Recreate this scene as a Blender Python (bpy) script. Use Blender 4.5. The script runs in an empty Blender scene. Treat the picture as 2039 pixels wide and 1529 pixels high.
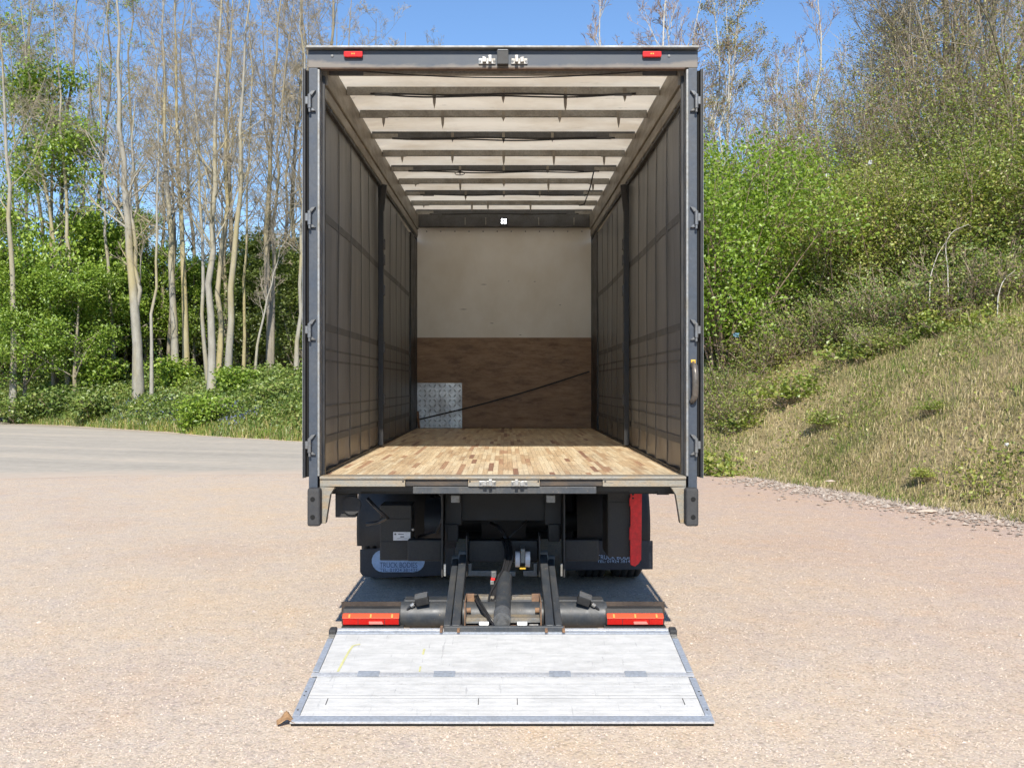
import bpy, bmesh, math
import numpy as np
from math import radians, sin, cos, pi
from mathutils import Vector, Matrix

scene = bpy.context.scene
COL = scene.collection

# ------------------------------------------------------------------ camera
EYE = Vector((0.015, -6.6, 1.77))
cam_data = bpy.data.cameras.new('camera')
cam_data.sensor_width = 36.0
cam_data.lens = 35.67
cam_data.shift_x = 0.0066
cam_data.clip_start = 0.1
cam_data.clip_end = 2000
cam = bpy.data.objects.new('camera', cam_data)
COL.objects.link(cam)
cam.location = EYE
cam.rotation_euler = (pi / 2, 0, 0)
scene.camera = cam

# ------------------------------------------------------------------ sky, sun, exposure
SUN_ELEV = 39.2
world = bpy.data.worlds.new('World')
scene.world = world
world.use_nodes = True
wn = world.node_tree
sky = wn.nodes.new('ShaderNodeTexSky')
sky.sky_type = 'NISHITA'
sky.sun_disc = False
sky.sun_elevation = radians(SUN_ELEV)
sky.sun_rotation = radians(180)
sky.altitude = 0
sky.air_density = 1.0
sky.dust_density = 0.0
sky.ozone_density = 6.5
wn.links.new(sky.outputs[0], wn.nodes['Background'].inputs[0])
wn.nodes['Background'].inputs[1].default_value = 0.115

sun_data = bpy.data.lights.new('sun', 'SUN')
sun_data.energy = 4.6
sun_data.angle = radians(0.53)
sun_data.color = (1.0, 0.94, 0.84)
sun = bpy.data.objects.new('sun', sun_data)
COL.objects.link(sun)
sun.rotation_euler = (radians(90 - SUN_ELEV), 0, 0)
sun.location = (0, -20, 20)

scene.view_settings.view_transform = 'Standard'
scene.view_settings.look = 'None'
scene.view_settings.exposure = 0.62
scene.view_settings.gamma = 1.0
scene.view_settings.use_curve_mapping = False
scene.cycles.max_bounces = 6
scene.cycles.diffuse_bounces = 4
scene.cycles.glossy_bounces = 3
scene.cycles.use_adaptive_sampling = True
scene.cycles.adaptive_threshold = 0.03
scene.cycles.transparent_max_bounces = 8
scene.cycles.use_denoising = True

# ------------------------------------------------------------------ material helpers
def srgb(r, g, b):
    def f(c):
        c /= 255.0
        return c / 12.92 if c <= 0.04045 else ((c + 0.055) / 1.055) ** 2.4
    return (f(r), f(g), f(b), 1.0)

def rgba(c):
    return (c[0], c[1], c[2], 1.0)

class NT:
    """short way to write a node tree"""
    def __init__(self, name):
        self.m = bpy.data.materials.new(name)
        self.m.use_nodes = True
        self.t = self.m.node_tree
        self.t.nodes.clear()
        self.out = self.t.nodes.new('ShaderNodeOutputMaterial')
    def n(self, kind, **kw):
        nd = self.t.nodes.new(kind)
        for k, v in kw.items():
            setattr(nd, k, v)
        return nd
    def l(self, a, b):
        self.t.links.new(a, b)
    def coord(self, space='Object'):
        return self.n('ShaderNodeTexCoord').outputs[space]
    def mapped(self, vec, scale=(1, 1, 1), rot=(0, 0, 0)):
        m = self.n('ShaderNodeMapping')
        m.inputs['Scale'].default_value = scale
        m.inputs['Rotation'].default_value = rot
        self.l(vec, m.inputs['Vector'])
        return m.outputs[0]
    def noise(self, vec, scale, detail=4, rough=0.6):
        n = self.n('ShaderNodeTexNoise')
        n.inputs['Scale'].default_value = scale
        n.inputs['Detail'].default_value = detail
        n.inputs['Roughness'].default_value = rough
        self.l(vec, n.inputs['Vector'])
        return n.outputs['Fac']
    def voronoi(self, vec, scale, feature='F1', out='Distance'):
        n = self.n('ShaderNodeTexVoronoi', feature=feature)
        n.inputs['Scale'].default_value = scale
        self.l(vec, n.inputs['Vector'])
        return n.outputs[out]
    def ramp(self, fac, stops, interp='LINEAR'):
        r = self.n('ShaderNodeValToRGB')
        cr = r.color_ramp
        cr.interpolation = interp
        while len(cr.elements) < len(stops):
            cr.elements.new(0.5)
        for e, (p, c) in zip(cr.elements, stops):
            e.position = p
            e.color = rgba(c) if not isinstance(c, (int, float)) else (c, c, c, 1)
        self.l(fac, r.inputs[0])
        return r.outputs[0]
    def mix(self, fac, a, b, mode='MIX'):
        m = self.n('ShaderNodeMix', data_type='RGBA', blend_type=mode)
        for sock, v in ((m.inputs[0], fac), (m.inputs[6], a), (m.inputs[7], b)):
            if isinstance(v, (int, float)):
                sock.default_value = v if sock == m.inputs[0] else (v, v, v, 1)
            elif isinstance(v, tuple):
                sock.default_value = rgba(v)
            else:
                self.l(v, sock)
        return m.outputs[2]
    def math(self, op, a, b=0.0):
        m = self.n('ShaderNodeMath', operation=op)
        for s, v in ((m.inputs[0], a), (m.inputs[1], b)):
            if isinstance(v, (int, float)):
                s.default_value = v
            else:
                self.l(v, s)
        return m.outputs[0]
    def bump(self, h, strength=0.3, dist=0.01):
        b = self.n('ShaderNodeBump')
        b.inputs['Strength'].default_value = strength
        b.inputs['Distance'].default_value = dist
        self.l(h, b.inputs['Height'])
        return b.outputs[0]
    def bsdf(self, color, rough=0.6, metal=0.0, normal=None, spec=0.5, emit=None, emit_s=0.0):
        p = self.n('ShaderNodeBsdfPrincipled')
        for key, v in (('Base Color', color), ('Roughness', rough), ('Metallic', metal)):
            s = p.inputs[key]
            if isinstance(v, (int, float)):
                s.default_value = v
            elif isinstance(v, tuple):
                s.default_value = rgba(v)
            else:
                self.l(v, s)
        p.inputs['Specular IOR Level'].default_value = spec
        if normal is not None:
            self.l(normal, p.inputs['Normal'])
        if emit is not None:
            p.inputs['Emission Color'].default_value = rgba(emit)
            p.inputs['Emission Strength'].default_value = emit_s
        return p.outputs[0]
    def done(self, sh):
        self.l(sh, self.out.inputs['Surface'])
        return self.m

def worn(name, base, dirt, scale=3.0, amount=(0.45, 0.75), rough=(0.45, 0.8), metal=0.0, spots=None, grain=60.0, bump=0.15, stretch=(1, 1, 1), spec=0.5):
    """painted or bare sheet with blotchy dirt and fine speckle"""
    t = NT(name)
    c = t.mapped(t.coord(), stretch)
    n1 = t.noise(c, scale, 6, 0.65)
    n2 = t.noise(c, grain, 3, 0.6)
    f = t.ramp(n1, [(amount[0], 0.0), (amount[1], 1.0)])
    col = t.mix(f, base, dirt)
    fine = t.ramp(n2, [(0.3, 0.78), (0.7, 1.12)])
    col = t.mix(1.0, col, fine, 'MULTIPLY')
    if spots:
        sp = t.ramp(t.noise(c, scale * 5.0, 5, 0.7), [(spots[1], 0.0), (spots[1] + 0.04, 1.0)])
        col = t.mix(sp, col, spots[0])
    r = t.ramp(n1, [(0.3, rough[0]), (0.7, rough[1])])
    return t.done(t.bsdf(col, r, metal, t.bump(n2, bump, 0.002), spec))

def plain(name, color, rough=0.5, metal=0.0, spec=0.5, emit=None, emit_s=0.0):
    t = NT(name)
    n = t.noise(t.coord(), 25, 4)
    col = t.mix(1.0, color, t.ramp(n, [(0.3, 0.82), (0.7, 1.1)]), 'MULTIPLY')
    return t.done(t.bsdf(col, rough, metal, None, spec, emit, emit_s))

M = {}
M['slate'] = worn('slate_paint', (0.040, 0.051, 0.069), (0.060, 0.066, 0.074), 4, (0.45, 0.8), (0.35, 0.6), spots=((0.36, 0.36, 0.35), 0.70), grain=40)
def make_header_mat():
    t = NT('slate_paint_dirty')
    c = t.coord()
    n = t.noise(t.mapped(c, (1, 1, 2)), 5, 6, 0.7)
    col = t.mix(t.ramp(n, [(0.35, 0.0), (0.75, 1.0)]), (0.040, 0.052, 0.072), (0.058, 0.066, 0.077))
    sp = t.n('ShaderNodeSeparateXYZ'); t.l(c, sp.inputs[0])
    mr = t.n('ShaderNodeMapRange'); mr.inputs[1].default_value = 3.830; mr.inputs[2].default_value = 3.850
    mr.inputs[3].default_value = 1.0; mr.inputs[4].default_value = 0.0
    ends = t.math('MULTIPLY', t.math('POWER', t.math('ABSOLUTE', sp.outputs[0]), 4.0), 0.012)
    t.l(t.math('SUBTRACT', t.math('SUBTRACT', sp.outputs[2], t.math('MULTIPLY', t.math('SUBTRACT', n, 0.5), 0.07)), ends), mr.inputs[0])
    col = t.mix(t.math('MULTIPLY', mr.outputs[0], 0.62), col, (0.215, 0.18, 0.14))
    return t.done(t.bsdf(col, 0.55))
M['slate_dirty'] = make_header_mat()
M['galv'] = worn('galvanised_steel', (0.26, 0.27, 0.275), (0.20, 0.185, 0.155), 9, (0.4, 0.7), (0.35, 0.65), 0.35, spots=((0.40, 0.24, 0.11), 0.70), stretch=(1, 1, 1))
M['sill'] = worn('weathered_sill', (0.25, 0.235, 0.20), (0.31, 0.225, 0.13), 7, (0.44, 0.70), (0.4, 0.75), 0.15, spots=((0.14, 0.13, 0.12), 0.60), stretch=(1, 1, 3))
M['rust'] = worn('rusty_steel', (0.27, 0.15, 0.075), (0.16, 0.10, 0.07), 12, (0.35, 0.65), (0.7, 0.9))
M['black'] = worn('black_steel', (0.022, 0.023, 0.025), (0.05, 0.047, 0.042), 5, (0.4, 0.75), (0.45, 0.75), grain=80)
M['chassis'] = worn('chassis_black', (0.016, 0.016, 0.017), (0.035, 0.033, 0.03), 5, (0.4, 0.75), (0.55, 0.85), grain=80)
M['lift'] = worn('lift_steel', (0.042, 0.048, 0.056), (0.075, 0.072, 0.066), 6, (0.4, 0.7), (0.38, 0.65), 0.0, spots=((0.20, 0.155, 0.11), 0.65), grain=50, stretch=(1.4, 1, 1))
M['rubber'] = worn('black_rubber', (0.028, 0.029, 0.032), (0.06, 0.058, 0.055), 8, (0.4, 0.8), (0.6, 0.85), grain=120, bump=0.3)
M['darkblue'] = worn('dark_blue_plastic', (0.020, 0.026, 0.040), (0.035, 0.038, 0.045), 6, (0.4, 0.8), (0.4, 0.6))
M['red'] = worn('red_paint', (0.80, 0.02, 0.022), (0.62, 0.03, 0.028), 4, (0.45, 0.8), (0.4, 0.6), grain=30)
M['zinc'] = worn('zinc_fitting', (0.42, 0.42, 0.41), (0.24, 0.22, 0.19), 14, (0.4, 0.7), (0.3, 0.5), 0.55)
M['hinge'] = worn('hinge_steel', (0.17, 0.178, 0.186), (0.12, 0.115, 0.105), 14, (0.4, 0.7), (0.3, 0.55), 0.35)
M['white_sticker'] = plain('white_sticker', (0.72, 0.73, 0.76), 0.4)
M['dull_plastic'] = plain('dull_plastic', (0.46, 0.47, 0.46), 0.6)
M['ink'] = plain('ink_print', (0.10, 0.10, 0.12), 0.5)
M['logo_blue'] = plain('pale_blue_print', (0.36, 0.50, 0.72), 0.5)
M['logo_ink'] = plain('blue_lettering', (0.035, 0.075, 0.22), 0.5)
M['nylon'] = plain('nylon_roller', (0.88, 0.82, 0.80), 0.4)
M['yellow'] = plain('yellow_paint', (0.70, 0.42, 0.03), 0.5)
M['hole'] = plain('dark_hole', (0.004, 0.004, 0.004), 0.9)
M['hose'] = plain('hydraulic_hose', (0.025, 0.025, 0.027), 0.35)
M['reflector'] = plain('clear_reflector', (0.82, 0.82, 0.80), 0.15)
M['bow'] = worn('roof_bow_aluminium', (0.30, 0.29, 0.26), (0.20, 0.185, 0.16), 6, (0.4, 0.7), (0.45, 0.7), 0.2)
M['bow_dark'] = worn('roof_bow_dark', (0.10, 0.103, 0.108), (0.07, 0.068, 0.064), 6, (0.4, 0.7), (0.4, 0.7))
M['rail'] = worn('cant_rail', (0.30, 0.27, 0.22), (0.17, 0.15, 0.125), 3, (0.35, 0.7), (0.4, 0.65), 0.1, stretch=(3, 0.6, 3))
M['inner_post'] = worn('inner_post', (0.013, 0.014, 0.017), (0.03, 0.028, 0.026), 5, (0.4, 0.75), (0.35, 0.6))
M['strap'] = worn('webbing_strap', (0.018, 0.018, 0.02), (0.035, 0.033, 0.03), 20, (0.4, 0.7), (0.6, 0.8))
M['curtain_strap'] = worn('curtain_strap', (0.092, 0.091, 0.088), (0.118, 0.116, 0.112), 6, (0.4, 0.7), (0.45, 0.7))

def emitter(name, col, s):
    t = NT(name)
    e = t.n('ShaderNodeEmission')
    e.inputs[0].default_value = rgba(col)
    e.inputs[1].default_value = s
    return t.done(e.outputs[0])
M['led'] = emitter('lit_led', (0.92, 0.96, 1.0), 9.0)

def lens_mat(name, col, rough=0.12):
    t = NT(name)
    c = t.coord()
    w = t.n('ShaderNodeTexWave', wave_type='BANDS', bands_direction='X')
    w.inputs['Scale'].default_value = 28
    t.l(c, w.inputs['Vector'])
    p = t.n('ShaderNodeBsdfPrincipled')
    p.inputs['Base Color'].default_value = rgba(col)
    p.inputs['Roughness'].default_value = rough
    p.inputs['Coat Weight'].default_value = 0.25
    p.inputs['Coat Roughness'].default_value = 0.3
    p.inputs['Specular IOR Level'].default_value = 0.3
    t.l(t.bump(w.outputs['Fac'], 0.25, 0.003), p.inputs['Normal'])
    return t.done(p.outputs[0])
M['lens_red'] = lens_mat('red_lens', (0.50, 0.018, 0.014), 0.15)
M['lens_glint'] = lens_mat('red_lens_glint', (0.80, 0.085, 0.035), 0.3)  # brighter orange-red paints the sun's glint on the lens's upper slope
M['glint_amber'] = lens_mat('amber_glint', (0.88, 0.30, 0.09), 0.2)
M['lens_clear'] = lens_mat('clear_lens', (0.60, 0.22, 0.18), 0.25)

def make_curtain_mat():
    t = NT('curtain_fabric')
    c = t.coord()
    n1 = t.noise(t.mapped(c, (1, 1.6, 0.35)), 2.2, 6, 0.6)
    col = t.ramp(n1, [(0.30, (0.105, 0.105, 0.102)), (0.5, (0.165, 0.164, 0.158)), (0.70, (0.225, 0.221, 0.212))])
    sc = t.ramp(t.noise(t.mapped(c, (1, 5, 0.7)), 6, 5, 0.7), [(0.60, 0.0), (0.68, 1.0)])
    col = t.mix(t.math('MULTIPLY', sc, 0.5), col, (0.09, 0.08, 0.07))
    # brown road dust low down
    sep = t.n('ShaderNodeSeparateXYZ'); t.l(c, sep.inputs[0])
    h = t.math('ADD', sep.outputs[2], t.math('MULTIPLY', n1, 0.35))
    low = t.ramp(h, [(0.0, 1.0), (1.0, 0.0)])
    mr = t.n('ShaderNodeMapRange'); mr.inputs[1].default_value = 1.45; mr.inputs[2].default_value = 1.62
    mr.inputs[3].default_value = 1.0; mr.inputs[4].default_value = 0.0
    t.l(h, mr.inputs[0])
    col = t.mix(t.math('MULTIPLY', mr.outputs[0], 0.55), col, (0.15, 0.112, 0.08))
    bsdf = t.bsdf(col, 0.42, 0, t.bump(t.noise(t.mapped(c, (1, 3, 0.6)), 9, 4), 0.25, 0.01), 0.5)
    return t.done(bsdf)
M['curtain'] = make_curtain_mat()

def make_roof_mat():
    t = NT('roof_tarpaulin')
    c = t.coord()
    n = t.noise(c, 1.6, 6, 0.62)
    col = t.ramp(n, [(0.3, (0.62, 0.52, 0.38)), (0.6, (0.80, 0.72, 0.58))])
    st = t.ramp(t.noise(t.mapped(c, (1, 2.2, 1)), 5.5, 6, 0.72), [(0.62, 0.0), (0.70, 1.0)])
    col = t.mix(t.math('MULTIPLY', st, 0.45), col, (0.30, 0.25, 0.19))
    d = t.n('ShaderNodeBsdfDiffuse'); tr = t.n('ShaderNodeBsdfTranslucent')
    t.l(col, d.inputs[0]); t.l(col, tr.inputs[0])
    mx = t.n('ShaderNodeMixShader'); mx.inputs[0].default_value = 0.46
    t.l(d.outputs[0], mx.inputs[1]); t.l(tr.outputs[0], mx.inputs[2])
    return t.done(mx.outputs[0])
M['tarp'] = make_roof_mat()

def make_block_mat(island):
    t = NT('floor_block_wood_far' if island else 'floor_block_wood')
    if island:
        rnd = t.n('ShaderNodeNewGeometry').outputs['Random Per Island']
    else:
        rnd = t.n('ShaderNodeObjectInfo').outputs['Random']
    base = t.ramp(rnd, [(0.0, (0.66, 0.51, 0.32)), (0.2, (0.74, 0.61, 0.41)), (0.4, (0.60, 0.44, 0.265)), (0.56, (0.71, 0.56, 0.36)), (0.70, (0.53, 0.36, 0.21)), (0.82, (0.66, 0.51, 0.33)), (0.92, (0.44, 0.26, 0.155)), (0.97, (0.29, 0.15, 0.095))], 'CONSTANT')
    geo = t.n('ShaderNodeNewGeometry')
    g = t.noise(t.mapped(geo.outputs['Position'], (60, 3, 10)), 2.0, 5, 0.6)
    col = t.mix(1.0, base, t.ramp(g, [(0.25, 0.72), (0.7, 1.12)]), 'MULTIPLY')
    d = t.noise(t.mapped(geo.outputs['Position'], (2.2, 0.6, 1)), 2.0, 7, 0.75)
    col = t.mix(t.math('MULTIPLY', t.ramp(d, [(0.46, 0.0), (0.68, 1.0)]), 0.5), col, (0.25, 0.175, 0.12))
    return t.done(t.bsdf(col, 0.5, 0, t.bump(g, 0.15, 0.002)))
M['block'] = make_block_mat(False)
M['block_far'] = make_block_mat(True)

def make_plywood():
    t = NT('brown_plywood')
    c = t.coord()
    g = t.noise(t.mapped(c, (1.2, 1, 5)), 3.0, 8, 0.75)
    col = t.ramp(g, [(0.28, (0.17, 0.095, 0.05)), (0.5, (0.30, 0.185, 0.105)), (0.72, (0.42, 0.275, 0.165))])
    s = t.ramp(t.noise(t.mapped(c, (1, 1, 2.5)), 2.6, 7, 0.75), [(0.50, 0), (0.66, 1)])
    col = t.mix(t.math('MULTIPLY', s, 0.65), col, (0.10, 0.055, 0.035))
    return t.done(t.bsdf(col, 0.55, 0, t.bump(g, 0.2, 0.003)))
M['ply'] = make_plywood()
def make_white_ply():
    t = NT('painted_board')
    c = t.coord()
    n = t.noise(t.mapped(c, (1, 1, 0.7)), 1.4, 6, 0.6)
    col = t.ramp(n, [(0.3, (0.70, 0.65, 0.56)), (0.6, (0.82, 0.79, 0.73))])
    s = t.ramp(t.noise(t.mapped(c, (2.0, 1, 7)), 4, 6, 0.75), [(0.66, 0), (0.72, 1)])
    col = t.mix(t.math('MULTIPLY', s, 0.4), col, (0.33, 0.28, 0.23))
    return t.done(t.bsdf(col, 0.45))
M['board'] = make_white_ply()

def make_alu():
    t = NT('scuffed_aluminium')
    c = t.coord('Generated')
    g = t.n('ShaderNodeNewGeometry').outputs['Position']
    n = t.noise(t.mapped(g, (2.0, 6.0, 2.0)), 3.0, 7, 0.7)
    col = t.ramp(n, [(0.35, (0.375, 0.373, 0.366)), (0.6, (0.475, 0.472, 0.463))])
    scr = t.ramp(t.noise(t.mapped(g, (22, 1.6, 2), (0, 0, 0.25)), 2.2, 8, 0.8), [(0.59, 0), (0.66, 1)])
    col = t.mix(t.math('MULTIPLY', scr, 0.6), col, (0.15, 0.15, 0.155))
    sc2 = t.ramp(t.noise(t.mapped(g, (3, 14, 2)), 3.0, 8, 0.8), [(0.60, 0), (0.67, 1)])
    col = t.mix(t.math('MULTIPLY', sc2, 0.55), col, (0.20, 0.20, 0.205))
    return t.done(t.bsdf(col, t.ramp(n, [(0.3, 0.66), (0.7, 0.5)]), 0.15, None, 0.4))
M['alu'] = make_alu()
M['alu_trim'] = worn('aluminium_trim', (0.44, 0.48, 0.54), (0.36, 0.38, 0.41), 9, (0.4, 0.75), (0.35, 0.6), 0.35)
M['alu_bright'] = worn('aluminium_bright', (0.60, 0.61, 0.63), (0.48, 0.48, 0.49), 9, (0.4, 0.75), (0.35, 0.55), 0.35)
M['chequer'] = worn('chequer_aluminium', (0.66, 0.66, 0.66), (0.45, 0.44, 0.43), 5, (0.4, 0.75), (0.3, 0.5), 0.7)
M['yellow_mark'] = plain('yellow_wax_mark', (0.56, 0.54, 0.26), 0.7)

# ------------------------------------------------------------------ mesh helpers
class MB:
    def __init__(self):
        self.v = []; self.f = []; self.sm = []
    def add(self, vs, fs, smooth=False):
        o = len(self.v)
        self.v += [tuple(p) for p in vs]
        self.f += [tuple(i + o for i in f) for f in fs]
        self.sm += [smooth] * len(fs)
        return self
    def box(self, x0, x1, y0, y1, z0, z1, mat=None):
        vs = [Vector((x, y, z)) for z in (z0, z1) for y in (y0, y1) for x in (x0, x1)]
        if mat: vs = [mat @ p for p in vs]
        return self.add(vs, [(0, 2, 3, 1), (4, 5, 7, 6), (0, 1, 5, 4), (2, 6, 7, 3), (0, 4, 6, 2), (1, 3, 7, 5)])
    def hexa(self, bottom, top):
        """eight corners: bottom 4 counter-clockwise, top 4"""
        return self.add(list(bottom) + list(top), [(3, 2, 1, 0), (4, 5, 6, 7), (0, 1, 5, 4), (1, 2, 6, 5), (2, 3, 7, 6), (3, 0, 4, 7)])
    def prism_xz(self, poly, y0, y1):
        n = len(poly)
        vs = [(x, y0, z) for x, z in poly] + [(x, y1, z) for x, z in poly]
        a = sum(poly[i][0] * poly[(i + 1) % n][1] - poly[(i + 1) % n][0] * poly[i][1] for i in range(n))
        fs = [tuple(range(n)), tuple(range(2 * n - 1, n - 1, -1))] + [(i, n + i, n + (i + 1) % n, (i + 1) % n) for i in range(n)]
        if a < 0: fs = [tuple(reversed(f)) for f in fs]
        return self.add(vs, fs)
    def prism_yz(self, poly, x0, x1):
        n = len(poly)
        vs = [(x0, y, z) for y, z in poly] + [(x1, y, z) for y, z in poly]
        fs = [tuple(range(n - 1, -1, -1)), tuple(range(n, 2 * n))] + [((i + 1) % n, n + (i + 1) % n, n + i, i) for i in range(n)]
        return self.add(vs, fs)
    def bar(self, a, b, w, h, up=(0, 0, 1)):
        """rectangular bar from a to b, w across, h along up"""
        a = Vector(a); b = Vector(b); d = (b - a).normalized()
        s = d.cross(Vector(up)).normalized(); u = s.cross(d).normalized()
        q = [(-.5, -.5), (.5, -.5), (.5, .5), (-.5, .5)]
        vs = [a + s * w * i + u * h * j for i, j in q] + [b + s * w * i + u * h * j for i, j in q]
        return self.add(vs, [(3, 2, 1, 0), (4, 5, 6, 7), (0, 1, 5, 4), (1, 2, 6, 5), (2, 3, 7, 6), (3, 0, 4, 7)])
    def cyl(self, a, b, r0, r1=None, n=16, caps=True, smooth=True):
        r1 = r0 if r1 is None else r1
        a = Vector(a); b = Vector(b); d = (b - a).normalized()
        t = Vector((0, 0, 1)) if abs(d.z) < 0.9 else Vector((1, 0, 0))
        s = d.cross(t).normalized(); u = s.cross(d).normalized()
        vs = [c + (s * cos(2 * pi * i / n) + u * sin(2 * pi * i / n)) * r for c, r in ((a, r0), (b, r1)) for i in range(n)]
        self.add(vs, [(i, (i + 1) % n, n + (i + 1) % n, n + i) for i in range(n)], smooth)
        if caps:
            self.add(vs[:n], [tuple(range(n - 1, -1, -1))]); self.add(vs[n:], [tuple(range(n))])
        return self
    def tube(self, pts, r, n=8, caps=True):
        pts = [Vector(p) for p in pts]
        rings = []
        prev = None
        for i, p in enumerate(pts):
            d = (pts[min(i + 1, len(pts) - 1)] - pts[max(i - 1, 0)]).normalized()
            t = prev if prev is not None else (Vector((0, 0, 1)) if abs(d.z) < 0.9 else Vector((1, 0, 0)))
            s = d.cross(t).normalized(); u = s.cross(d).normalized(); prev = u
            rr = r[i] if isinstance(r, (list, tuple)) else r
            rings.append([p + (s * cos(2 * pi * k / n) + u * sin(2 * pi * k / n)) * rr for k in range(n)])
        vs = [q for ring in rings for q in ring]
        fs = [(i * n + k, i * n + (k + 1) % n, (i + 1) * n + (k + 1) % n, (i + 1) * n + k) for i in range(len(pts) - 1) for k in range(n)]
        if caps: fs += [tuple(range(n - 1, -1, -1)), tuple(range((len(pts) - 1) * n, len(pts) * n))]
        return self.add(vs, fs, True)
    def build(self, name, mat, parent=None, bevel=0.0, segs=2):
        me = bpy.data.meshes.new(name)
        me.from_pydata(self.v, [], self.f)
        me.polygons.foreach_set('use_smooth', self.sm)
        bm = bmesh.new(); bm.from_mesh(me)
        bmesh.ops.recalc_face_normals(bm, faces=bm.faces)
        if bevel:
            es = [e for e in bm.edges if len(e.link_faces) == 2 and e.calc_face_angle(0) > 0.6]
            bmesh.ops.bevel(bm, geom=es, offset=bevel, segments=segs, profile=0.6, affect='EDGES', clamp_overlap=True)
        bm.to_mesh(me); bm.free()
        if mat: me.materials.append(M[mat] if isinstance(mat, str) else mat)
        o = bpy.data.objects.new(name, me)
        COL.objects.link(o)
        if parent is not None: o.parent = parent
        return o

def np_mesh(name, V, F, mat, parent=None, smooth=False, uniform=4):
    """V (n,3), F (m,k) arrays"""
    me = bpy.data.meshes.new(name)
    V = np.asarray(V, dtype=np.float32); F = np.asarray(F, dtype=np.int32)
    k = F.shape[1]
    me.vertices.add(len(V)); me.vertices.foreach_set('co', V.ravel())
    me.loops.add(F.size); me.loops.foreach_set('vertex_index', F.ravel())
    me.polygons.add(len(F))
    me.polygons.foreach_set('loop_start', np.arange(len(F), dtype=np.int32) * k)
    me.polygons.foreach_set('loop_total', np.full(len(F), k, dtype=np.int32))
    me.polygons.foreach_set('use_smooth', np.full(len(F), bool(smooth)))
    me.update(calc_edges=True)
    if mat: me.materials.append(M[mat] if isinstance(mat, str) else mat)
    o = bpy.data.objects.new(name, me)
    COL.objects.link(o)
    if parent is not None: o.parent = parent
    return o

def tag(o, label, cat=None, group=None, kind=None):
    if label: o['label'] = label
    if cat: o['category'] = cat
    if group: o['group'] = group
    if kind: o['kind'] = kind
    return o

def empty(name, loc=(0, 0, 0)):
    o = bpy.data.objects.new(name, None)
    o.empty_display_size = 0.3
    o.location = loc
    COL.objects.link(o)
    return o

def copy_one(o, parent=None):
    c = o.copy(); COL.objects.link(c)
    if parent is not None: c.parent = parent
    return c

def copy_tree(o):
    c = o.copy(); COL.objects.link(c)
    for ch in list(o.children):
        d = ch.copy(); COL.objects.link(d); d.parent = c
    return c

def text_mesh(name, body, size, mat, parent, loc, align='LEFT', squash=1.0):
    cu = bpy.data.curves.new(name, 'FONT')
    cu.body = body; cu.size = size; cu.align_x = align; cu.extrude = 0.0008; cu.offset = 0.0012
    tmp = bpy.data.objects.new(name + '_curve', cu)
    COL.objects.link(tmp)
    dg = bpy.context.evaluated_depsgraph_get()
    me = bpy.data.meshes.new_from_object(tmp.evaluated_get(dg))
    bpy.data.objects.remove(tmp)
    me.materials.append(M[mat])
    o = bpy.data.objects.new(name, me)
    COL.objects.link(o)
    o.rotation_euler = (pi / 2, 0, 0)
    o.location = loc
    o.scale = (squash, 1, 1)
    o.parent = parent
    return o

# ------------------------------------------------------------------ terrain: yard, road, bank
BASE_LINE = np.array([(-70, 66), (-45, 54), (-34, 48), (-23.8, 41), (-13.4, 31.8), (-6.2, 24.5), (-1.0, 19.0), (4.1, 14.4), (5.6, 9.7), (6.7, 6.5), (8.4, 2.0), (10.4, -4), (13, -14), (16, -30)], dtype=float)
def resample(poly, n):
    # smooth by Catmull-Rom then even spacing
    P = np.vstack([2 * poly[0] - poly[1], poly, 2 * poly[-1] - poly[-2]])
    out = []
    for i in range(1, len(P) - 2):
        for u in np.linspace(0, 1, 24, endpoint=False):
            p0, p1, p2, p3 = P[i - 1], P[i], P[i + 1], P[i + 2]
            out.append(0.5 * ((2 * p1) + (-p0 + p2) * u + (2 * p0 - 5 * p1 + 4 * p2 - p3) * u * u + (-p0 + 3 * p1 - 3 * p2 + p3) * u ** 3))
    out = np.array(out + [P[-2]])
    d = np.r_[0, np.cumsum(np.linalg.norm(np.diff(out, axis=0), axis=1))]
    s = np.linspace(0, d[-1], n)
    return np.c_[np.interp(s, d, out[:, 0]), np.interp(s, d, out[:, 1])]
NB = 220
BL = resample(BASE_LINE, NB)
tan = np.gradient(BL, axis=0); tan /= np.linalg.norm(tan, axis=1)[:, None]
BN = np.c_[-tan[:, 1], tan[:, 0]]           # left of the direction of travel = away from the yard
for _ in range(12):
    BN[1:-1] = (BN[:-2] + BN[1:-1] + BN[2:]) / 3
BN /= np.linalg.norm(BN, axis=1)[:, None]

def vnoise(x, y, seed=0):
    """cheap smooth noise from sines"""
    r = np.random.RandomState(seed)
    z = np.zeros_like(np.asarray(x, dtype=float))
    for k in range(6):
        a = r.uniform(0, 2 * pi); f = 0.35 * 1.7 ** k; p = r.uniform(0, 6.28)
        z = z + np.sin((np.cos(a) * x + np.sin(a) * y) * f + p) / 1.5 ** k
    return z / 2.4

def bank_height(bx, s, x, y):
    """bx: x of the nearest base point; s: metres away from the yard"""
    w = np.clip((bx + 8.0) / 12.0, 0, 1)            # 0 = wood side, 1 = grass bank side
    s0 = np.clip(s, 0, None)
    left = 1.95 * (1 - np.exp(-(s0 / 3.2) ** 1.3)) + 0.012 * s0 + 0.06 * np.clip(s0 - 18, 0, None)
    right = 4.5 * (1 - np.exp(-(s0 / 4.7) ** 1.2)) + 0.03 * s0
    h = left * (1 - w) + right * w
    amp = np.clip(s0 / 2.0, 0, 1) * 0.22
    return h + amp * vnoise(x, y, 3) - 0.06 * (s < 0.05)

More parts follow.
